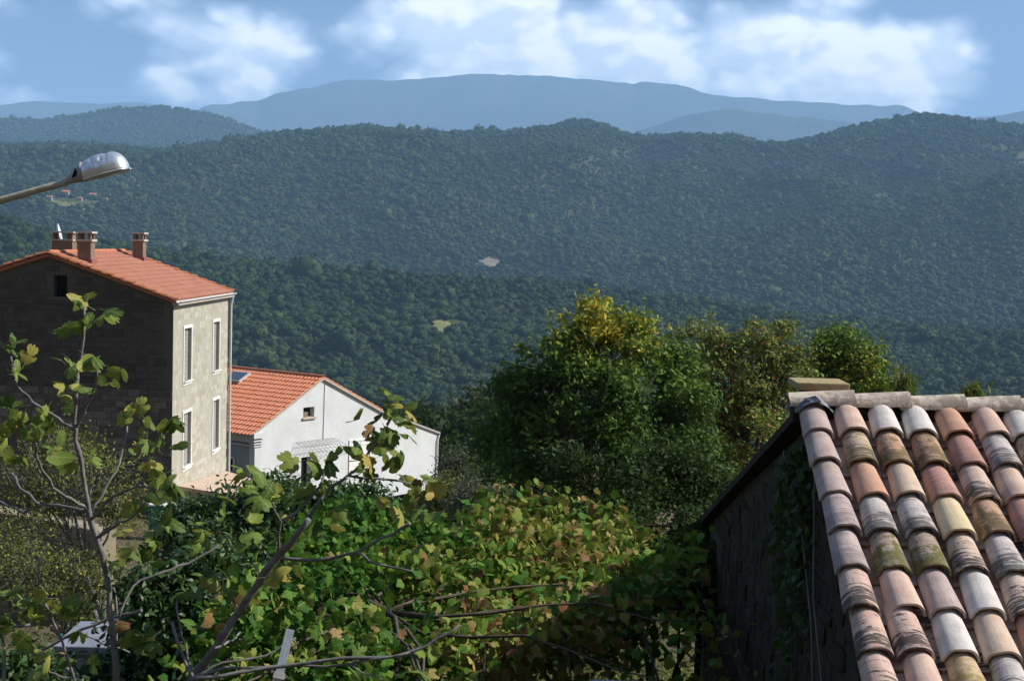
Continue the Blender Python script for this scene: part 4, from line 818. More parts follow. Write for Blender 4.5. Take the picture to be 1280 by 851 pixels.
# ------------------------------------------------------------------ street lamp
def street_lamp():
    Z = Vector((0, 0, 1)); a0 = P(81, 227, 14); tip = P(161, 208.5, 14); ax = (tip - a0).normalized(); v = Vector((0, 1, 0)); u = ax.cross(v); u = u if u.z > 0 else -u; v = u.cross(ax)
    pole = P(-150, 292, 14); g = gp(pole.x, 14); Lm = thing('street_lamp', 'aluminium cobra head street lamp on a long sloping arm', 'street lamp', g)
    S = (tip - a0).length
    def loft(x0, x1, hf, wf, low, name, mat, nseg=16, na=14, dents=0, par=None):
        mb = MB(); V = []; F = []; rs = np.random.default_rng(4); dn = [(rs.uniform(.36, .66), rs.uniform(.35, 1.2), rs.uniform(.015, .028)) for _ in range(dents)]
        n = na + 1
        for i in range(nseg + 1):
            t = x0 + (x1 - x0) * i / nseg; h, w_ = hf(t), wf(t); c = a0 + ax * (S * t) + u * low(t)
            for k in range(n):
                an = math.pi * k / na; p = c - v * math.cos(an) * w_ + u * math.sin(an) ** .8 * h
                for (dt, da, dr) in dn:
                    q = ((t - dt) * S) ** 2 + ((an - da) * .12) ** 2; p += (v * math.cos(an) - u * math.sin(an)) * .016 * math.exp(-q / (dr * .6) ** 2)
                V.append(p)
        for i in range(nseg):
            for k in range(na): F.append((i * n + k, i * n + k + 1, (i + 1) * n + k + 1, (i + 1) * n + k))
            F.append((i * n, (i + 1) * n, (i + 1) * n + na, i * n + na))
        F.append(tuple(range(n))[::-1]); F.append(tuple(nseg * n + k for k in range(n)))
        mb.add(V, F); return mb.build(name, mat, par or Lm, smooth=True)
    hd = loft(.30, 1.0, lambda t: .150 + .045 * math.sin(math.pi * min(1, (t - .3) / .55)) if t < .75 else .19 * max(0.02, 1 - ((t - .72) / .285) ** 2.6) ** .5 if t < 1.0 else .012, lambda t: .10 + .05 * math.sin(math.pi * min(1, max(0, (t - .3) / .7))) if t < .8 else .14 * max(.05, 1 - ((t - .75) / .26) ** 2.5) ** .5, lambda t: -.035 + .02 * t, 'lamp_head', 'lamp_alu', 48, 40, 13)
    loft(.0, .31, lambda t: .035 + .13 * (t / .31) ** .85, lambda t: .028 + .075 * (t / .31), lambda t: -.025 - .012 * t / .31, 'neck', 'lamp_cast', 8, 12)
    mb = MB(); c = a0 + ax * S * .30 + u * .05; mb.v = []
    ring = [a0 + ax * S * .305 + u * (-.03 + math.sin(math.pi * k / 12) * .165) - v * math.cos(math.pi * k / 12) * .108 for k in range(13)]; mb.tube(ring, .008, 6); mb.build('clamp_ring', 'lamp_cast', hd, smooth=True)
    mb = MB(); q = a0 + ax * S * .20 + u * .045 - v * .078; mb.prism([q - ax * .03 - u * .035, q + ax * .035 - u * .028, q + ax * .018 + u * .045], v * .02); mb.build('vent', 'dark_inside', Lm)
    rim = [a0 + ax * S * (.31 + .69 * k / 20) + u * (-.030 + .012 * k / 20) - v * ((.105 + .045 * math.sin(math.pi * k / 20 / 1.0)) if k < 17 else .14 * max(.03, 1 - ((k - 15) / 5.2) ** 2.2) ** .5) for k in range(21)]
    mb = MB(); mb.tube(rim, .007, 6); mb.tube([p + v * 2 * ((a0 + (p - a0).dot(ax) * ax) - p).dot(v) for p in rim], .007, 6); mb.build('rim', 'lamp_alu', hd, smooth=True)
    V = [a0 + ax * S * (.33 + .62 * i / 10) + u * (-.035 + .015 * i / 10 - .02 * math.sin(math.pi * i / 10) * math.sin(math.pi * k / 6)) - v * .10 * (1 - 2 * k / 6) * (.35 + .65 * math.sin(math.pi * min(1, .15 + i / 11))) for i in range(11) for k in range(7)]
    mb = MB(); mb.add(V, [(i * 7 + k, i * 7 + k + 1, (i + 1) * 7 + k + 1, (i + 1) * 7 + k) for i in range(10) for k in range(6)]); mb.build('diffuser', 'lamp_glass', hd, smooth=True)
    mb = MB(); e0 = P(84, 228.5, 14); mid = P(0, 251, 14); mb.tube([e0, P(60, 234, 14), mid, P(-80, 274, 14), pole - Z * .15], [.030, .032, .034, .036, .04], 10); mb.build('arm', 'lamp_arm', Lm, smooth=True)
    mb = MB(); mb.tube([g - Z * .3, Vector((pole.x, 14, g.z + 2)), Vector((pole.x, 14, pole.z + .1))], [.085, .07, .055], 12); mb.build('pole', 'lamp_cast', Lm, smooth=True)
    mb = MB(); mb.box(g + Z * .02, (.16, 0, 0), (0, .16, 0), (0, 0, .03)); mb.build('base_plate', 'lamp_cast', Lm)
street_lamp()

# ------------------------------------------------------------------ trees and shrubs built leaf by leaf
def vec(a): return np.array([a.x, a.y, a.z])
def leafy(name, label, cat, base, lobes, leaf, template, nclump, per, lsize, hue, trunk_r, bark, seed, csize=.34, group=None, up=.5, stems=1, twigs=40, droop=0.0, crown_name='crown'):
    """lobes: (centre Vector, rx, ry, rz). Clumps of real leaves fill the lobes; trunk, limbs and twigs carry them"""
    rs = np.random.default_rng(seed); o = thing(name, label, cat, base, group); b = vec(base)
    vol = np.array([l[1] * l[2] * l[3] for l in lobes]) ** .7; pick = rs.choice(len(lobes), nclump, p=vol / vol.sum())
    u = rs.normal(size=(nclump, 3)); u /= np.linalg.norm(u, axis=1, keepdims=True); rad = rs.random(nclump) ** .38
    C = np.array([vec(l[0]) for l in lobes])[pick] + u * rad[:, None] * np.array([l[1:4] for l in lobes])[pick] * rs.uniform(.85, 1.12, (nclump, 1))
    sz = csize * rs.uniform(.55, 1.35, nclump); k = np.repeat(np.arange(nclump), np.maximum(4, (per * (sz / csize) ** 2 * rs.uniform(.5, 1.4, nclump)).astype(int)))
    pos = C[k] + rs.normal(size=(len(k), 3)) * sz[k][:, None] * np.array([.55, .55, .42])
    N = rs.normal(size=(len(k), 3)) * .8 + (pos - C[k]) / sz[k][:, None] * .5; N[:, 2] += up
    M = frames(N, rng=rs)
    if droop:
        Y = rs.normal(size=(len(k), 3)) * .5; Y[:, 2] -= droop; Y /= np.linalg.norm(Y, axis=1, keepdims=True); X = np.cross(Y, N); X /= np.linalg.norm(X, axis=1, keepdims=True); M = np.stack([X, Y, np.cross(X, Y)], 2)
    rnd = np.clip(hue(pos, C[k], rs), 0, 1)
    V, F, rn = scatter(template[0], template[1], pos - b, M, lsize * rs.uniform(.6, 1.3, len(k)), rnd)
    cr = link(crown_name, mesh_np(name, V, F, leaf, rn), o); cr['kind'] = 'stuff'
    mb = MB(); cen = np.mean([vec(l[0]) for l in lobes], axis=0); fork = b + (cen - b) * .45
    for s in range(stems):
        jj = rs.normal(0, .12, 3) * (stems > 1); st = b + jj * [1, 1, 0]; fk = fork + rs.normal(0, .25, 3) * (stems > 1)
        mb.tube([st - [0, 0, .2], st + (fk - st) * .5 + rs.normal(0, .06, 3), fk], [trunk_r, trunk_r * .8, trunk_r * .65], 9)
    tr = mb.build('trunk', bark, o, smooth=True)
    mb = MB()
    for l in lobes:
        e = vec(l[0]); m_ = fork + (e - fork) * .5 + rs.normal(0, .12, 3) * np.linalg.norm(e - fork) * .5; mb.tube([fork, m_, e], [trunk_r * .5, trunk_r * .34, trunk_r * .18], 6)
    for q in rs.choice(nclump, min(twigs, nclump), replace=False):
        l = lobes[pick[q]]; e = vec(l[0]); t0 = fork + (e - fork) * rs.uniform(.4, 1); m_ = (t0 + C[q]) / 2 + rs.normal(0, .08, 3); mb.tube([t0, m_, C[q] + (C[q] - t0) * .1], [trunk_r * .16, trunk_r * .11, .006], 5)
    mb.build('branches', bark, o, smooth=True); return o
def lobe(px, py, D, rpx, rpy, depth=None):
    k = D / FPX; return (P(px, py, D), rpx * k, (depth if depth else rpx * k), rpy * k)
def hue_ash(yz, amt):
    def f(pos, C, rs):
        h = rs.normal(.24, .13, len(pos)) + .85 * fbm(C[:, 0] * 1.1 + 5, C[:, 2] * 1.1 + C[:, 1], 3)
        v = .9 * np.clip(h, 0, 1) + .9 * amt * np.clip((pos[:, 2] - yz) / 1.3, 0, 1) * rs.uniform(.5, 1.2, len(pos))
        return np.minimum(v, rs.uniform(.70, .93, len(pos)))
    return f
def hue_flat(m, s, patch=.4):
    return lambda pos, C, rs: rs.normal(m, s, len(pos)) + patch * fbm(C[:, 0] * 1.3, C[:, 2] * 1.3 + C[:, 1], 3)
leafy('ash_tree', 'large green tree with yellowing top between the houses and the cottage', 'tree', gp(1.6, 28), [
    lobe(735, 405, 28, 40, 32), lobe(790, 425, 28.3, 45, 32), lobe(690, 450, 28, 55, 45), lobe(645, 490, 28, 42, 45), lobe(760, 480, 27.6, 75, 60), lobe(840, 460, 28.6, 38, 34), lobe(850, 510, 28, 52, 46), lobe(690, 550, 27.7, 75, 60), lobe(790, 570, 27.4, 80, 60), lobe(640, 560, 28.4, 40, 50), lobe(860, 580, 28, 45, 50), lobe(735, 620, 27.5, 90, 40)],
    'leaf_ash', LEAF_SIMPLE, 430, 105, .115, hue_ash(P(740, 495, 28).z, .66), .14, 'bark_brown', 1, .25, twigs=150)
leafy('olive_green_tree', 'airy olive green tree with bare twigs just behind the cottage gable', 'tree', gp(5.0, 33), [
    lobe(880, 425, 33, 34, 32), lobe(950, 425, 33, 42, 32), lobe(915, 470, 33, 60, 38), lobe(985, 470, 33.5, 36, 40), lobe(930, 530, 33, 66, 45), lobe(985, 440, 33, 26, 26), lobe(900, 585, 33, 55, 40)],
    'leaf_olive', LEAF_SIMPLE, 230, 75, .11, hue_flat(.62, .2, .8), .12, 'bark_brown', 2, .27, twigs=190)
leafy('round_green_tree', 'small round green tree rising behind the cottage ridge', 'tree', gp(8.2, 37), [
    lobe(1045, 435, 37, 32, 28), lobe(1075, 455, 37, 30, 30), lobe(1040, 475, 37, 36, 30), lobe(1095, 485, 37, 26, 18), lobe(1010, 470, 37.4, 22, 24)],
    'leaf_ash', LEAF_SIMPLE, 140, 85, .12, hue_flat(.50, .14, .5), .10, 'bark_brown', 3, .34, twigs=50)
leafy('low_green_shrub', 'green shrub with leaves darkened for the shade under the large green tree', 'shrub', gp(1.9, 22), [
    lobe(720, 590, 22, 30, 40), lobe(790, 620, 21.6, 50, 36), lobe(840, 590, 22, 40, 55), lobe(880, 610, 22, 36, 45), lobe(760, 650, 21, 70, 30), lobe(690, 640, 21.5, 36, 26)],
    'leaf_ivy', LEAF_SIMPLE, 200, 70, .085, hue_flat(.6, .25, .4), .06, 'bark_brown', 4, .24, twigs=40)  # dark ivy leaf colour stands in for the shade on this shrub
leafy('shade_shrub', 'dark shrub in the shade against the cottage gable', 'shrub', gp(1.75, 16.2), [
    lobe(880, 690, 16.2, 36, 36), lobe(850, 720, 15.8, 36, 40), lobe(895, 740, 15.4, 34, 50), lobe(868, 660, 16.6, 20, 16)],
    'leaf_ivy', LEAF_OVAL, 150, 60, .09, hue_flat(.5, .25, .4), .04, 'bark_brown', 12, .18, stems=2, twigs=30)
leafy('laurel_shrub', 'dense glossy dark green shrub below the white house', 'shrub', gp(-4.6, 25), [
    lobe(250, 662, 25, 40, 36), lobe(300, 650, 25, 50, 34), lobe(350, 640, 25, 48, 38), lobe(400, 640, 25, 50, 36), lobe(450, 645, 25, 46, 36), lobe(270, 700, 24.4, 60, 50), lobe(350, 700, 24.2, 70, 50), lobe(440, 690, 24.4, 66, 44), lobe(500, 665, 25, 34, 26), lobe(330, 622, 25.2, 20, 14), lobe(215, 680, 25, 24, 30)],
    'leaf_gloss', LEAF_OVAL, 560, 85, .125, hue_flat(.45, .18, .3), .08, 'bark_brown', 5, .24, stems=3, twigs=60)
leafy('laurel_shrub', 'dark glossy shrub low between the fig stems and the vine', 'shrub', gp(-2.9, 13.2), [
    lobe(200, 760, 13.2, 50, 50), lobe(260, 740, 13.4, 60, 50), lobe(300, 790, 13.0, 50, 60), lobe(190, 820, 13, 50, 50), lobe(250, 820, 12.8, 60, 50), lobe(150, 840, 13, 36, 30), lobe(40, 850, 12.6, 60, 40), lobe(165, 780, 13.6, 24, 30)],
    'leaf_gloss', LEAF_OVAL, 300, 75, .095, hue_flat(.5, .2, .3), .04, 'bark_brown', 8, .15, stems=3, twigs=60)
leafy('scrub_bush', 'sparse yellow green bush in front of the shaded stone gable', 'shrub', gp(-8.2, 31), [
    lobe(60, 600, 31, 60, 45), lobe(120, 590, 31, 45, 50), lobe(30, 660, 30.5, 50, 50), lobe(95, 560, 31.5, 34, 34), lobe(20, 590, 31, 34, 50), lobe(150, 620, 31, 34, 40), lobe(60, 545, 32, 30, 30)],
    'leaf_scrub', LEAF_SIMPLE, 190, 42, .075, hue_flat(.40, .2, .6), .07, 'bark_grey', 6, .36, stems=4, twigs=190)
leafy('scrub_bush', 'straggly bush with yellow leaves beside the sunlit dry stone wall', 'shrub', gp(-7.6, 26), [
    lobe(40, 720, 26, 50, 50), lobe(100, 710, 26, 50, 30), lobe(10, 690, 26.4, 30, 40), lobe(80, 760, 25.5, 50, 30), lobe(130, 740, 26, 26, 30)],
    'leaf_scrub', LEAF_SIMPLE, 130, 48, .07, hue_flat(.40, .22, .6), .05, 'bark_grey', 7, .28, stems=4, twigs=120)
for k, (px, py, D, rx, ry, mt, lb) in enumerate([(577, 582, 62, 24, 22, 'leaf_grey', 'grey green rounded bush beside the white house'), (558, 612, 55, 24, 20, 'leaf_scrub', 'yellowish bush low beside the white house'), (598, 618, 50, 26, 18, 'leaf_grey', 'low silvery bush under the large green tree'), (610, 590, 60, 18, 34, 'leaf_ash', 'narrow dark bush behind the large green tree')]):
    c = P(px, py, D); leafy('bush', lb, 'shrub', gp(c.x, D), [lobe(px, py, D, rx, ry), lobe(px - rx * .4, py + ry * .8, D, rx * .9, ry), lobe(px + rx * .4, py + ry * .9, D - .5, rx * .9, ry)], mt, LEAF_SIMPLE, 90, 60, .13, hue_flat(.3, .15), .08, 'bark_brown', 40 + k, .4, twigs=10)
for k, (px, py, h, lb) in enumerate([(1130, 472, 20, 'drooping leafy shoot behind the fourth ridge tile of the cottage'), (1217, 482, 13, 'small leafy shoot at the right of the cottage ridge')]):
    D = 17.2; c = P(px, py, D); leafy('leafy_sapling', ['tall drooping leafy shoot showing above the cottage ridge', 'short leafy shoot barely showing above the cottage ridge'][k], 'sapling', gp(c.x, D), [lobe(px, py, D, 10, h * .7), lobe(px, py + h, D, 12, h)], 'leaf_droop', LEAF_LANCE, 26, 9, .17, hue_flat(.5, .25), .03, 'bark_brown', 60 + k, .10, droop=1.1, twigs=14)

# individual trees of the wood on the slope below the houses
def slope_wood():
    rs = np.random.default_rng(77); protos = []
    for v in range(5):
        n = 46; C = rs.normal(size=(n, 3)); C /= np.linalg.norm(C, axis=1, keepdims=True); C *= (rs.random((n, 1)) ** .35) * [2.2, 2.2, 1.8]; C[:, 2] += 3.3
        k = np.repeat(np.arange(n), 42); pos = C[k] + rs.normal(size=(len(k), 3)) * .42; N = rs.normal(size=(len(k), 3)) + (C[k] - [0, 0, 3]) * .4; N[:, 2] += .5
        V, F, rn = scatter(LEAF_SIMPLE[0], LEAF_SIMPLE[1], pos, frames(N, rng=rs), .42 * rs.uniform(.6, 1.3, len(k)), np.clip(rs.normal(.25 + .12 * v, .15, len(k)), 0, 1))
        mb = MB(); mb.tube([(0, 0, -.6), (.1, 0, 1.2), (0, .1, 3.2)], [.22, .17, .08], 7)
        for q in range(7): e = C[rs.integers(0, n)]; mb.tube([(0, .05, 1.6), tuple(e * .6 + [0, 0, .7]), tuple(e)], [.09, .06, .02], 5)
        trunk = mb.build('trunk', 'bark_brown'); COL.objects.unlink(trunk); protos.append((mesh_np('crown', V, F, 'leaf_evergreen', rn), trunk.data)); bpy.data.objects.remove(trunk)
    spots = []; lab = 'dark evergreen tree in the wood just beyond the white house'
    for D0, D1, px0, px1, s in [(92, 130, 520, 660, 1.0), (130, 190, 440, 680, 1.05), (190, 300, 380, 700, 1.15)]:
        D = D0
        while D < D1:
            px = px0 + rs.random() * 40
            while px < px1:
                spots.append((px, D * rs.uniform(.95, 1.05), s * rs.uniform(.95, 1.5))); px += 4.3 * s * FPX / D * rs.uniform(.75, 1.2)
            D *= 1.075
    for px, D, s in spots:
        c = P(px, 500, D); g = gp(c.x, D); me, tm = protos[int(rs.integers(0, 5))]
        o = thing('evergreen_tree', lab, 'tree', g, 'evergreen trees beyond the white house'); o.scale = (s, s, s * rs.uniform(.9, 1.15)); o.rotation_euler = (0, 0, rs.random() * 6.28)
        c_ = link('crown', me, o); c_['kind'] = 'stuff'; link('trunk', tm, o)
    print('slope trees', len(spots))
slope_wood()

# ------------------------------------------------------------------ fig tree: stems, branches and every leaf
def fig_tree():
    rs = np.random.default_rng(9); B = [
     ('trunk', 6.2, 2.0, 10.0, 0, [(175, 1010), (160, 900), (147, 851), (139, 777), (134, 718), (124, 680), (112, 644), (105, 594), (95, 551), (93, 533), (95, 496), (98, 459), (104, 420), (105, 383)]),
     ('trunk', 8.5, 5.0, 10.0, -.3, [(190, 1010), (215, 900), (239, 848), (265, 815), (283, 789), (307, 750), (345, 697), (362, 680), (386, 649)]),
     ('b', 3, 1.8, 10, .4, [(92, 536), (73, 524), (40, 502), (23, 481), (15, 459), (14, 446)]), ('b', 2.4, 1.5, 10, -.3, [(95, 536), (104, 517), (116, 493), (121, 475), (119, 453)]),
     ('b', 3, 1.7, 10, -.5, [(112, 640), (89, 624), (67, 609), (52, 585), (46, 566), (45, 554)]), ('b', 3, 2, 10, .5, [(112, 640), (73, 632), (49, 630), (31, 615), (18, 598), (15, 591)]), ('b', 2.2, 1.8, 10.3, .3, [(49, 630), (30, 640), (10, 632), (-12, 620)]),
     ('b', 2.3, 1.5, 10, .4, [(113, 642), (134, 606), (150, 579), (157, 548), (159, 533)]), ('b', 3, 1.7, 10, -.4, [(115, 650), (140, 621), (165, 609), (183, 607)]), ('b', 2.8, 1.5, 10, -.6, [(122, 672), (142, 657), (165, 647), (183, 628)]),
     ('b', 2.0, 2.4, 9.6, .0, [(49, 697), (47, 733), (62, 765), (77, 800), (97, 860), (150, 960)]), ('b', 3, 2, 9.4, .1, [(20, 920), (6, 850), (5, 792), (18, 783), (38, 780)]), ('b', 2.2, 3, 10.3, 0, [(41, 818), (103, 786), (147, 771), (177, 762)]),
     ('b', 2, 1.6, 10.2, .2, [(99, 790), (127, 803), (162, 815)]), ('b', 2.4, 1.8, 9.7, 0, [(140, 905), (97, 851), (77, 845), (56, 833), (41, 812)]), ('b', 2, 1.4, 10.3, .2, [(146, 845), (145, 742)]), ('b', 2, 2.3, 10.2, .4, [(147, 775), (165, 733), (203, 714), (236, 703), (274, 681)]),
     ('b', 3, 2.2, 9.9, -.3, [(345, 697), (410, 700), (444, 690), (478, 673), (512, 654)]), ('b', 2, 1.6, 9.6, -.2, [(447, 690), (471, 705), (516, 714)]), ('b', 2.6, 1.5, 9.8, -.2, [(346, 697), (350, 652), (341, 628)]), ('b', 2.8, 1.8, 9.8, .2, [(350, 655), (379, 632), (400, 608), (405, 588)]),
     ('b', 2.8, 2.2, 9.9, .3, [(386, 649), (410, 610), (434, 596), (443, 589), (455, 574), (476, 548), (485, 530), (492, 508)]), ('b', 2.2, 1.5, 9.9, .2, [(434, 596), (490, 600), (520, 604)]),
     ('b', 3.4, 2.4, 9.5, .2, [(239, 850), (280, 844), (331, 834), (430, 823), (499, 820), (533, 806), (575, 780)]), ('b', 2.6, 1.8, 9.6, 0, [(240, 848), (280, 834), (348, 834), (437, 830), (512, 815)]), ('b', 2.4, 1.8, 9.7, .2, [(240, 845), (280, 827), (331, 820), (370, 797)]), ('b', 1.8, 1.2, 9.6, 0, [(434, 828), (458, 844), (478, 849)]),
     ('b', 3.2, 2.6, 9.8, .2, [(243, 848), (233, 830), (215, 777)]), ('b', 2, 1.5, 9.8, .4, [(240, 848), (236, 821), (223, 783), (221, 747)]), ('b', 2.4, 1.6, 9.7, .5, [(270, 810), (292, 800), (300, 790)]), ('b', 1.8, 1.4, 9.9, .1, [(300, 765), (285, 740), (272, 715)])]
    base = gp(P(180, 800, 10).x, 10.0); T = thing('fig_tree', 'bare limbed fig tree with large drooping leaves and grey branches', 'fig tree', base)
    k = 10 / FPX; nodes = []
    for nm, r0, r1, D0, dd, pts in B:
        n = len(pts); P3 = [P(x, y, D0 + dd * (i / max(1, n - 1)) + rs.normal(0, .015)) for i, (x, y) in enumerate(pts)]; fine = []
        for i in range(n - 1):
            for q in range(3): fine.append(P3[i].lerp(P3[i + 1], q / 3) + Vector(rs.normal(0, .005, 3)))
        fine.append(P3[-1])
        if nm == 'trunk': fine.insert(0, Vector((base.x + (.05 if r0 < 7 else -.05), base.y, base.z - .2)))
        m = len(fine); rad = [(r0 + (r1 - r0) * i / (m - 1)) * k * (1 + .12 * rs.normal() * (i % 3 == 0)) * .76 for i in range(m)]
        mb = MB(); mb.tube(fine, rad, 8); mb.build('trunk' if nm == 'trunk' else 'branch', 'bark_grey', T, smooth=True); nodes += [(p, i) for i, p in enumerate(fine)]
    NP = np.array([vec(p) for p, _ in nodes])
    cl = [(105, 368, 5), (85, 405, 2), (105, 408, 3), (130, 392, 2), (92, 455, 2), (80, 462, 2), (120, 452, 3), (145, 468, 2), (130, 478, 2), (88, 498, 2), (100, 492, 2), (15, 432, 4), (40, 440, 1), (25, 465, 3), (162, 512, 3), (185, 530, 2), (208, 538, 1), (175, 555, 2), (200, 560, 2), (180, 585, 2), (195, 600, 3), (218, 610, 2), (205, 622, 2), (45, 540, 3), (70, 545, 2), (60, 525, 2), (10, 520, 3), (30, 530, 2), (8, 565, 4), (25, 580, 2), (70, 570, 2), (82, 590, 2), (0, 545, 3),
          (20, 740, 3), (35, 750, 3), (10, 770, 3), (45, 770, 2), (80, 765, 2), (60, 810, 2), (25, 800, 3), (8, 790, 2), (150, 710, 3), (140, 700, 2), (180, 690, 3), (200, 680, 3), (190, 705, 2), (218, 665, 2), (250, 660, 2), (235, 740, 2), (265, 720, 3), (172, 805, 3), (188, 800, 3), (195, 795, 2), (120, 815, 1), (60, 750, 2), (340, 610, 3), (358, 640, 2), (390, 585, 4), (415, 572, 4), (440, 568, 3), (408, 615, 2), (420, 640, 2), (492, 505, 5), (480, 525, 3), (502, 520, 3), (470, 550, 2), (490, 545, 3), (515, 535, 1), (480, 570, 3), (468, 582, 2), (460, 592, 2), (500, 592, 2), (522, 600, 2), (540, 610, 2), (515, 628, 3), (527, 640, 3), (500, 635, 2), (340, 720, 2), (352, 705, 1), (300, 600, 2), (320, 610, 2), (330, 625, 2), (545, 820, 2), (520, 835, 2), (450, 815, 1), (305, 840, 1), (575, 780, 1), (280, 640, 2), (250, 690, 2), (310, 660, 2), (160, 790, 2), (205, 640, 2), (170, 640, 1), (300, 680, 2), (375, 620, 2), (390, 660, 2)]
    meshes = []
    for v in range(3):
        TV, TF = LEAF_FIG[v]
        pet = np.array([(-.012, -.36, .03), (.012, -.36, .03), (.012, .04, .0), (-.012, .04, .0)]); V = np.vstack([TV, pet]); b = len(TV)
        for mt in ('leaf_fig', 'leaf_dry'): meshes.append(mesh_np('leaf', V, [TF, np.array([[b, b + 1, b + 2, b + 3]])], mt))
    off = wloc(T); cnt = 0
    for (px, py, n) in cl + [(a_ + rs.normal(0, 16), b_ + rs.normal(0, 12), 1) for a_, b_, _ in cl if b_ > 480]:
        c0 = P(px, py, 10); j = np.argmin(((NP - vec(c0)) ** 2) @ np.array([1, .05, 1])); node = Vector(NP[j])
        for q in range(n):
            c = P(px + rs.normal(0, 5), py + rs.normal(0, 6), node.y + rs.normal(0, .10)); out = c - node; out = out if out.length > .02 else Vector(rs.normal(0, 1, 3)) * .1
            y = (out.normalized() * .9 + Vector(rs.normal(0, .45, 3)) + Vector((0, 0, -.55 if rs.random() < .75 else .5))).normalized()
            nn = Vector((.5, -.1, .7)) + Vector(rs.normal(0, .85, 3)); x = y.cross(nn).normalized(); z = x.cross(y); s = .146 * rs.uniform(.62, 1.25)
            dry = rs.random() < .035; M = Matrix((x * s * rs.uniform(.5, .95), y * s, z * s * rs.uniform(.8, 3.0))).transposed().to_4x4()
            link('leaf', meshes[2 * int(rs.integers(0, 3)) + int(dry)], T, mat4=Matrix.Translation(c - y * s * .4 - off) @ M); cnt += 1
    print('fig leaves', cnt)
fig_tree()

# ------------------------------------------------------------------ grape vine on its pergola
def vine():
    rs = np.random.default_rng(15); top = -3.14
    x0, x1, y0, y1 = -2.35, 1.95, 9.6, 18.2
    Pg = thing('pergola', 'low metal frame pergola carrying the grape vine', 'pergola', gp(-.5, 12.5))
    for x in (x0 + .2, -.6, x1 - .15):
        for y in (y0 + .3, (y0 + y1) / 2, y1 - .2):
            mb = MB(); mb.tube([gp(x, y) - Vector((0, 0, .2)), Vector((x, y, top - .22))], .03, 8); mb.build('post', 'dark_wood', Pg)
    for y in (y0 + .3, (y0 + y1) / 2, y1 - .2): mb = MB(); mb.tube([(x0 - .1, y, top - .22), (x1 + .1, y, top - .22)], .022, 6); mb.build('beam', 'dark_wood', Pg)
    for i in range(7): x = x0 + .2 + (x1 - x0 - .3) * i / 6; mb = MB(); mb.tube([(x, y0 + .1, top - .17), (x, y1, top - .17)], .010, 5); mb.build('rail', 'dark_wood', Pg)
    Vn = thing('grape_vine', 'autumn grape vine spreading over the pergola, green to brown leaves', 'vine', gp(-1.2, 12.4))
    b = wloc(Vn); mb = MB(); mb.tube([b - Vector((0, 0, .2)), b + Vector((.1, -.05, 1.2)), b + Vector((-.05, .1, 2.3)), Vector((-1.0, 12.6, top))], [.06, .05, .045, .035], 8); tr = mb.build('trunk', 'bark_brown', Vn, smooth=True)
    for q in range(26):
        p = Vector((-1.0, 12.6, top)); a = rs.uniform(0, 6.28); pts = [p]
        for s in range(6):
            a += rs.normal(0, .35); p = p + Vector((math.cos(a) * .45, math.sin(a) * .62, rs.normal(0, .05))); p.x = min(max(p.x, x0), x1); p.y = min(max(p.y, y0), y1); pts.append(p)
        mb = MB(); mb.tube(pts, [.02, .017, .014, .011, .009, .007, .005], 5); mb.build('cane', 'bark_brown', Vn, smooth=True)
    n = 29000; X = rs.uniform(x0, x1, n); Y = y0 + (y1 - y0) * rs.random(n) ** .9
    edge = fbm(X * .9 + 3, Y * .9, 3); k = (X > x0 + .5 * edge - .1) & (Y < y1 + edge * 1.6 - .2) & ((X - x1) < .2); X, Y = X[k], Y[k]
    lump = fbm(X * 1.05, Y * 1.05, 4); den = fbm(X * 1.6 + 9, Y * 1.6, 3); k = (den > -.09 - .08 * rs.random(len(X))) & ~((X > -.7 - (Y - 9.6) * .1) & (Y < 12.4 + .8 * den - .5 * (X < .3)) & (rs.random(len(X)) < .92)) & ~((X > -.25 + (Y - 9.9) * .40 + .3 * den) & (Y < 14.6) & (rs.random(len(X)) < .82)) & ~((Y < 10.6 + .8 * den) & (rs.random(len(X)) < .5)); X, Y, lump = X[k], Y[k], lump[k]; n = len(X)
    Z = top + .10 + lump * 1.35 - np.abs(rs.normal(0, .30, n)) + rs.normal(0, .05, n)
    Z -= .03 * np.clip(Y - 12, 0, 9); sk = rs.random(n) < .16; Z[sk] -= rs.random(sk.sum()) * .7                                             # shoots hanging below the frame
    pos = np.stack([X, Y, Z], -1); N = rs.normal(size=(n, 3)) * 1.5 + np.array([.5, -.2, .5])
    Yd = rs.normal(size=(n, 3)) * .6 + np.array([0, -.25, -.55]); Yd -= N * (np.sum(Yd * N, 1) / np.sum(N * N, 1))[:, None]; Yd /= np.linalg.norm(Yd, axis=1, keepdims=True)
    N /= np.linalg.norm(N, axis=1, keepdims=True); M = np.stack([np.cross(Yd, N), Yd, N], 2); S = .082 * rs.uniform(.5, 1.4, n)
    aut = .22 + .42 * np.clip((X + 1.2) / 1.3, 0, 1) * np.clip((Y - 9) / 3, .4, 1) - .35 * np.clip(1 - ((X - 1.2) ** 2 + (Y - 13.6) ** 2) / .5, 0, 1)
    rnd = np.clip(aut + .75 * fbm(X * 1.3 + 40, Y * 1.3, 3) + rs.normal(0, .17, n) + .30 * (rs.random(n) < .12), 0, 1)
    px, py = px_of(pos[:, 0], pos[:, 1], pos[:, 2]); vis = (px > 150) & (px < 900) & (py < 845)
    score = Z - (top + .10 + lump * 1.35) - .02 * Y + .2 * vis + 1.4 * (S - .082); order = np.argsort(-score); one = order[:300]; rest = order[300:]
    TV, TF = LEAF_VINE; off = vec(b); V, F, rn = scatter(TV, TF, pos[rest] - off, M[rest], S[rest], rnd[rest])
    o = link('foliage', mesh_np('foliage', V, F, 'leaf_vine', rn), Vn); o['kind'] = 'stuff'
    me = [mesh_np('leaf', TV * [w, 1, c], TF, 'leaf_vine_one') for w, c in ((1, 1), (.85, 2.6), (1.05, 1.6))]
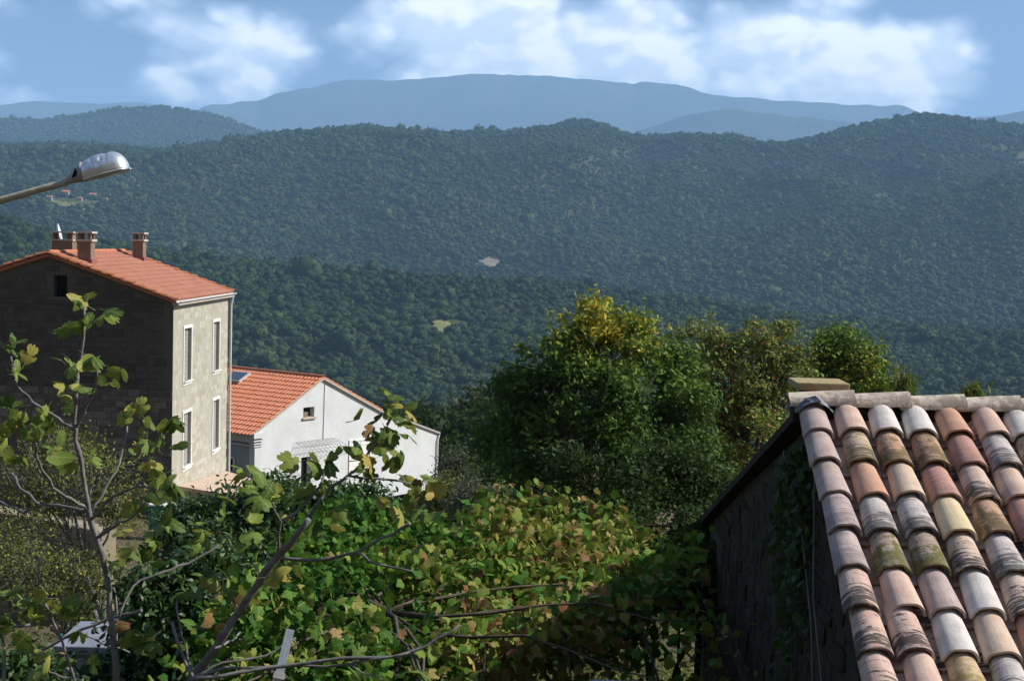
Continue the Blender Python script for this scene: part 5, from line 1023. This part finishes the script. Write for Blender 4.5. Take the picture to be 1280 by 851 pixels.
    for i in one:
        mm = Matrix([list(row) for row in M[i]]).to_4x4(); link('leaf', me[int(rs.integers(0, 3))], Vn, mat4=Matrix.Translation(Vector(pos[i]) - b) @ mm @ Matrix.Scale(S[i] * 1.12, 4))
    print('vine leaves', n)
vine()

# ------------------------------------------------------------------ small things around
def odds():
    Z = Vector((0, 0, 1)); rs = np.random.default_rng(31)
    a, b = P(363, 786, 9.75), P(318, 856, 9.35); bar = thing('metal_bar', 'pale blue grey flat metal bar leaning among the fig branches', 'metal bar', gp(b.x, b.y)); g = wloc(bar); e = a + (b - a) * 2.6; e.z = max(e.z, g.z - .05); e = Vector((b.x - .35, b.y - .5, g.z))
    dv = (a - e).normalized(); s = dv.cross(Vector((0, 1, 0))).normalized(); t = dv.cross(s); mb = MB(); mb.box((a + e) / 2, dv * ((a - e).length / 2), s * .027, t * .006); mb.build('flat_bar', 'metal_blue', bar)
    mb = MB(); mb.box(a - dv * .30, dv * .02, s * .036, t * .014); mb.build('clamp', 'zinc', bar)
    # coping wall beside the cottage
    l, r_ = P(742, 858, 9.6), P(1010, 852, 9.6); w = thing('garden_wall', 'low garden wall with dark coping slabs beside the cottage gable', 'wall', gp((l.x + r_.x) / 2, 9.9)); z = l.z - .07
    mb = MB(); mb.box(Vector(((l.x + r_.x) / 2, 9.95, (z + wloc(w).z) / 2 - .12)), ((r_.x - l.x) / 2, 0, 0), (0, .12, 0), Z * ((z - wloc(w).z) / 2 + .08)); mb.build('wall', 'cottage_stone', w)
    n = 4
    for k in range(n): mb = MB(); wd = (r_.x - l.x) / n; mb.box(Vector((l.x + wd * (k + .5), 9.85, z - .03)), (wd / 2 - .006, 0, 0), (0, .17, 0), (0, 0, .028)); mb.build('coping_slab', 'lead', w, bevel=.008)
    # concrete tank behind the fig branches
    c = P(112, 812, 16.5); tk = thing('water_tank', 'pale concrete water tank with flat slab top behind the fig branches', 'water tank', gp(c.x, 17)); g = wloc(tk)
    mb = MB(); mb.box(Vector((c.x, 17, (g.z + c.z) / 2 - .15)), (.36, 0, 0), (0, .5, 0), Z * ((c.z - g.z) / 2 + .10)); mb.build('tank_wall', 'concrete_shaded', tk)
    mb = MB(); mb.box(Vector((c.x, 17, c.z)), (.40, 0, 0), (0, .55, 0), Z * .05); mb.build('slab', 'concrete_shaded', tk, bevel=.012)
    p = P(75, 815, 17.2); st = thing('garden_stake', 'thin teal plastic garden stake beside the water tank', 'stake', gp(p.x, 17.2)); mb = MB(); mb.tube([wloc(st) - Z * .2, Vector((p.x, 17.2, P(75, 795, 17.2).z))], .02, 7); mb.build('shaft', 'teal_plastic', st); mb = MB(); mb.tube([Vector((p.x, 17.2, P(75, 795, 17.2).z)), Vector((p.x, 17.2, P(75, 792, 17.2).z))], .026, 7); mb.build('end_cap', 'teal_plastic', st)
    # bin at the foot of the stone house
    c = P(197, 640, 50); bn = thing('waste_bin', 'teal waste bin with pale lid below the stone house corner', 'bin', Vector((c.x, 50, gp(c.x, 50).z))); g = wloc(bn); h = c.z + .25 - g.z
    mb = MB(); mb.prism([g + Vector((-.22, -.22, 0)), g + Vector((.22, -.22, 0)), g + Vector((.27, -.27, h)), g + Vector((-.27, -.27, h))], (0, .5, 0)); mb.build('body', 'teal_plastic', bn)
    mb = MB(); mb.box(g + Vector((0, -.02, h + .03)), (.30, 0, 0), (0, .32, 0), (0, 0, .03)); mb.build('lid', 'dish_white', bn, bevel=.01)
    for s in (-1, 1): mb = MB(); mb.tube([g + Vector((s * .2 - .03, .2, .08)), g + Vector((s * .2 + .03, .2, .08))], .08, 10); mb.build('wheel', 'dark_inside', bn)
    # dry stone wall in the sun below the dark gable
    a, b = P(-60, 668, 37), P(125, 676, 34); d = Vector((b.x - a.x, b.y - a.y, 0)); L = d.length; d.normalize(); nn = Vector((d.y, -d.x, 0)); nn = nn if nn.y < 0 else -nn
    base = gp((a.x + b.x) / 2, 36).z - .4; top = P(60, 652, 35.5).z; w = thing('dry_stone_wall', 'sunlit tan dry stone wall behind the sparse bushes', 'wall', Vector(((a.x + b.x) / 2, (a.y + b.y) / 2, base)))
    A = Vector((a.x, a.y, 0)); mb = MB(); mb.box(A + d * L / 2 + Z * (base + top) / 2 - nn * .25, d * L / 2, nn * .22, Z * ((top - base) / 2)); core = mb.build('core', 'drystone', w)
    lay_stones(w, lambda s, z, o: A + d * s + nn * o + Z * z, lambda s, z: 0 < s < L and z < top + .05, (0, L), (base + .3, top + .1), .42, .24, 'drystone', .06, 200, rs, axes=(d, Z, nn))
    for q in range(12):
        s = L * (q + .5) / 12; c = A + d * s - nn * .22 + Z * (top + .06); link('coping_stone', stone_mesh(q % 7, 'drystone'), w, mat4=Matrix.Translation(c - wloc(w)) @ (Matrix((d * L / 24, nn * .28, Z * .09)).transposed()).to_4x4())
    # far hamlet on the ridge across the valley
    for k, (px, py, s, lb) in enumerate([(82, 246, 1.2, 'far house with the widest pink roof in the hamlet on the ridge'), (116, 248, 1.0, 'far house with a pale red roof at the hamlet edge'), (62, 250, .8, 'small far house with pale walls left in the hamlet'), (100, 251, .7, 'small far pale house between the two larger hamlet roofs'), (132, 252, .7, 'small far house standing apart from the hamlet'), (44, 243, .8, 'small far house highest up in the hamlet')]):
        D = depth_at(SPURL, px, py); X = P(px, py, D).x; zz = float(SPURL.z(np.array([X]), np.array([D]))[0]); h = thing('far_house', lb, 'house', Vector((X, D, zz)), 'far hamlet houses'); o = wloc(h); s *= .62; w_, d_, e_ = 7 * s, 5 * s, 9 * s
        mb = MB(); mb.box(o + Z * (e_ / 2 - 1), (w_, 0, 0), (0, d_, 0), Z * (e_ / 2 + 1)); mb.build('wall', 'facade_mortar', h)
        mb = MB(); mb.prism([o + Vector((-w_ - .6, -d_ - .6, e_)), o + Vector((-w_ - .6, d_ + .6, e_)), o + Vector((-w_ - .6, 0, e_ + 3.2 * s))], (2 * w_ + 1.2, 0, 0)); mb.build('roof', 'orange_tile_trim', h)
        for q in (-1, 0, 1): mb = MB(); mb.box(o + Vector((q * w_ * .55, -d_ - .02, e_ * .6)), (.5, 0, 0), (0, .06, 0), (0, 0, .8)); mb.build('window', 'dark_inside', h)
    # ivy on the cottage gable
    ridge, dh, r, d, base, FG, zn = COT; ps = []
    for q in range(900):
        s = rs.normal(-.35, .35); z = zn(s) - .15 - abs(rs.normal(0, .55)); ps.append(vec(FG(s, z, .03 + abs(rs.normal(0, .05)))))
    ps = np.array(ps); iv = thing('ivy', 'dark ivy hanging on the shaded cottage gable', 'ivy', FG(-.35, base + .5, .02)); N = rs.normal(size=(len(ps), 3)) * .5 + np.array([-.8, -.2, .4]); V, F, rn = scatter(LEAF_VINE[0], LEAF_VINE[1], ps - vec(wloc(iv)), frames(N, rng=rs), .06 * rs.uniform(.6, 1.3, len(ps)), rs.random(len(ps)))
    o = link('foliage', mesh_np('foliage', V, F, 'leaf_ivy', rn), iv); o['kind'] = 'stuff'
    mb = MB()
    for q in range(5): s0 = rs.normal(-.35, .2); mb.tube([FG(s0, base + .5, .02), FG(s0 + .1, base + 1.5, .025), FG(s0 - .05, zn(s0) - .5, .02)], [.012, .009, .004], 5)
    mb.build('stem', 'bark_brown', iv)
odds()

def undergrowth():
    rs = np.random.default_rng(88); n = 3400; D = rs.uniform(9, 62, n) ; px = rs.uniform(-120, 900, n); X = (px - 640) / FPX * D
    k = ~((X > -1.2) & (D < 12.5)) & ~((X > -22) & (X < -9) & (D > 54)) & ~((D > 30) & (X < -3) & (rs.random(n) < .5)); X, D = X[k], D[k]; Z = gz(X, D); n = len(X); c = np.repeat(np.arange(n), 26); sz = rs.uniform(.12, .42, n)
    pos = np.stack([X, D, Z], -1)[c] + rs.normal(size=(len(c), 3)) * (sz[c][:, None] * [.8, .8, .5]) + np.stack([np.zeros(len(c)), np.zeros(len(c)), sz[c] * .6], -1)
    V, F, rn = scatter(LEAF_LANCE[0], LEAF_LANCE[1], pos, frames(rs.normal(size=(len(c), 3)) + [0, 0, .4], rng=rs), .16 * rs.uniform(.5, 1.3, len(c)), np.clip(rs.normal(.35, .2, len(c)) + .8 * fbm(pos[:, 0] * .6, pos[:, 1] * .6, 3), 0, 1))
    tag(link('undergrowth', mesh_np('undergrowth', V, F, 'leaf_scrub', rn)), 'mixed green and dry undergrowth covering the garden ground', 'undergrowth', kind='stuff')
undergrowth()

# ------------------------------------------------------------------ haze
def haze():
    t = new_mat('haze_air'); v = t.n('ShaderNodeVolumePrincipled', {'Color': (0.42, 0.69, 1.0), 'Density': 0.95e-4, 'Anisotropy': 0.0}); pass
    t.set(t.out, 'Volume', v.outputs[0]); mb = MB(); mb.box((0, 7300, 580), (12000, 0, 0), (0, 11200, 0), (0, 0, 900)); o = mb.build('haze', 'haze_air'); tag(o, kind='stuff', label='thin blue haze filling the valley air', cat='haze')
haze()
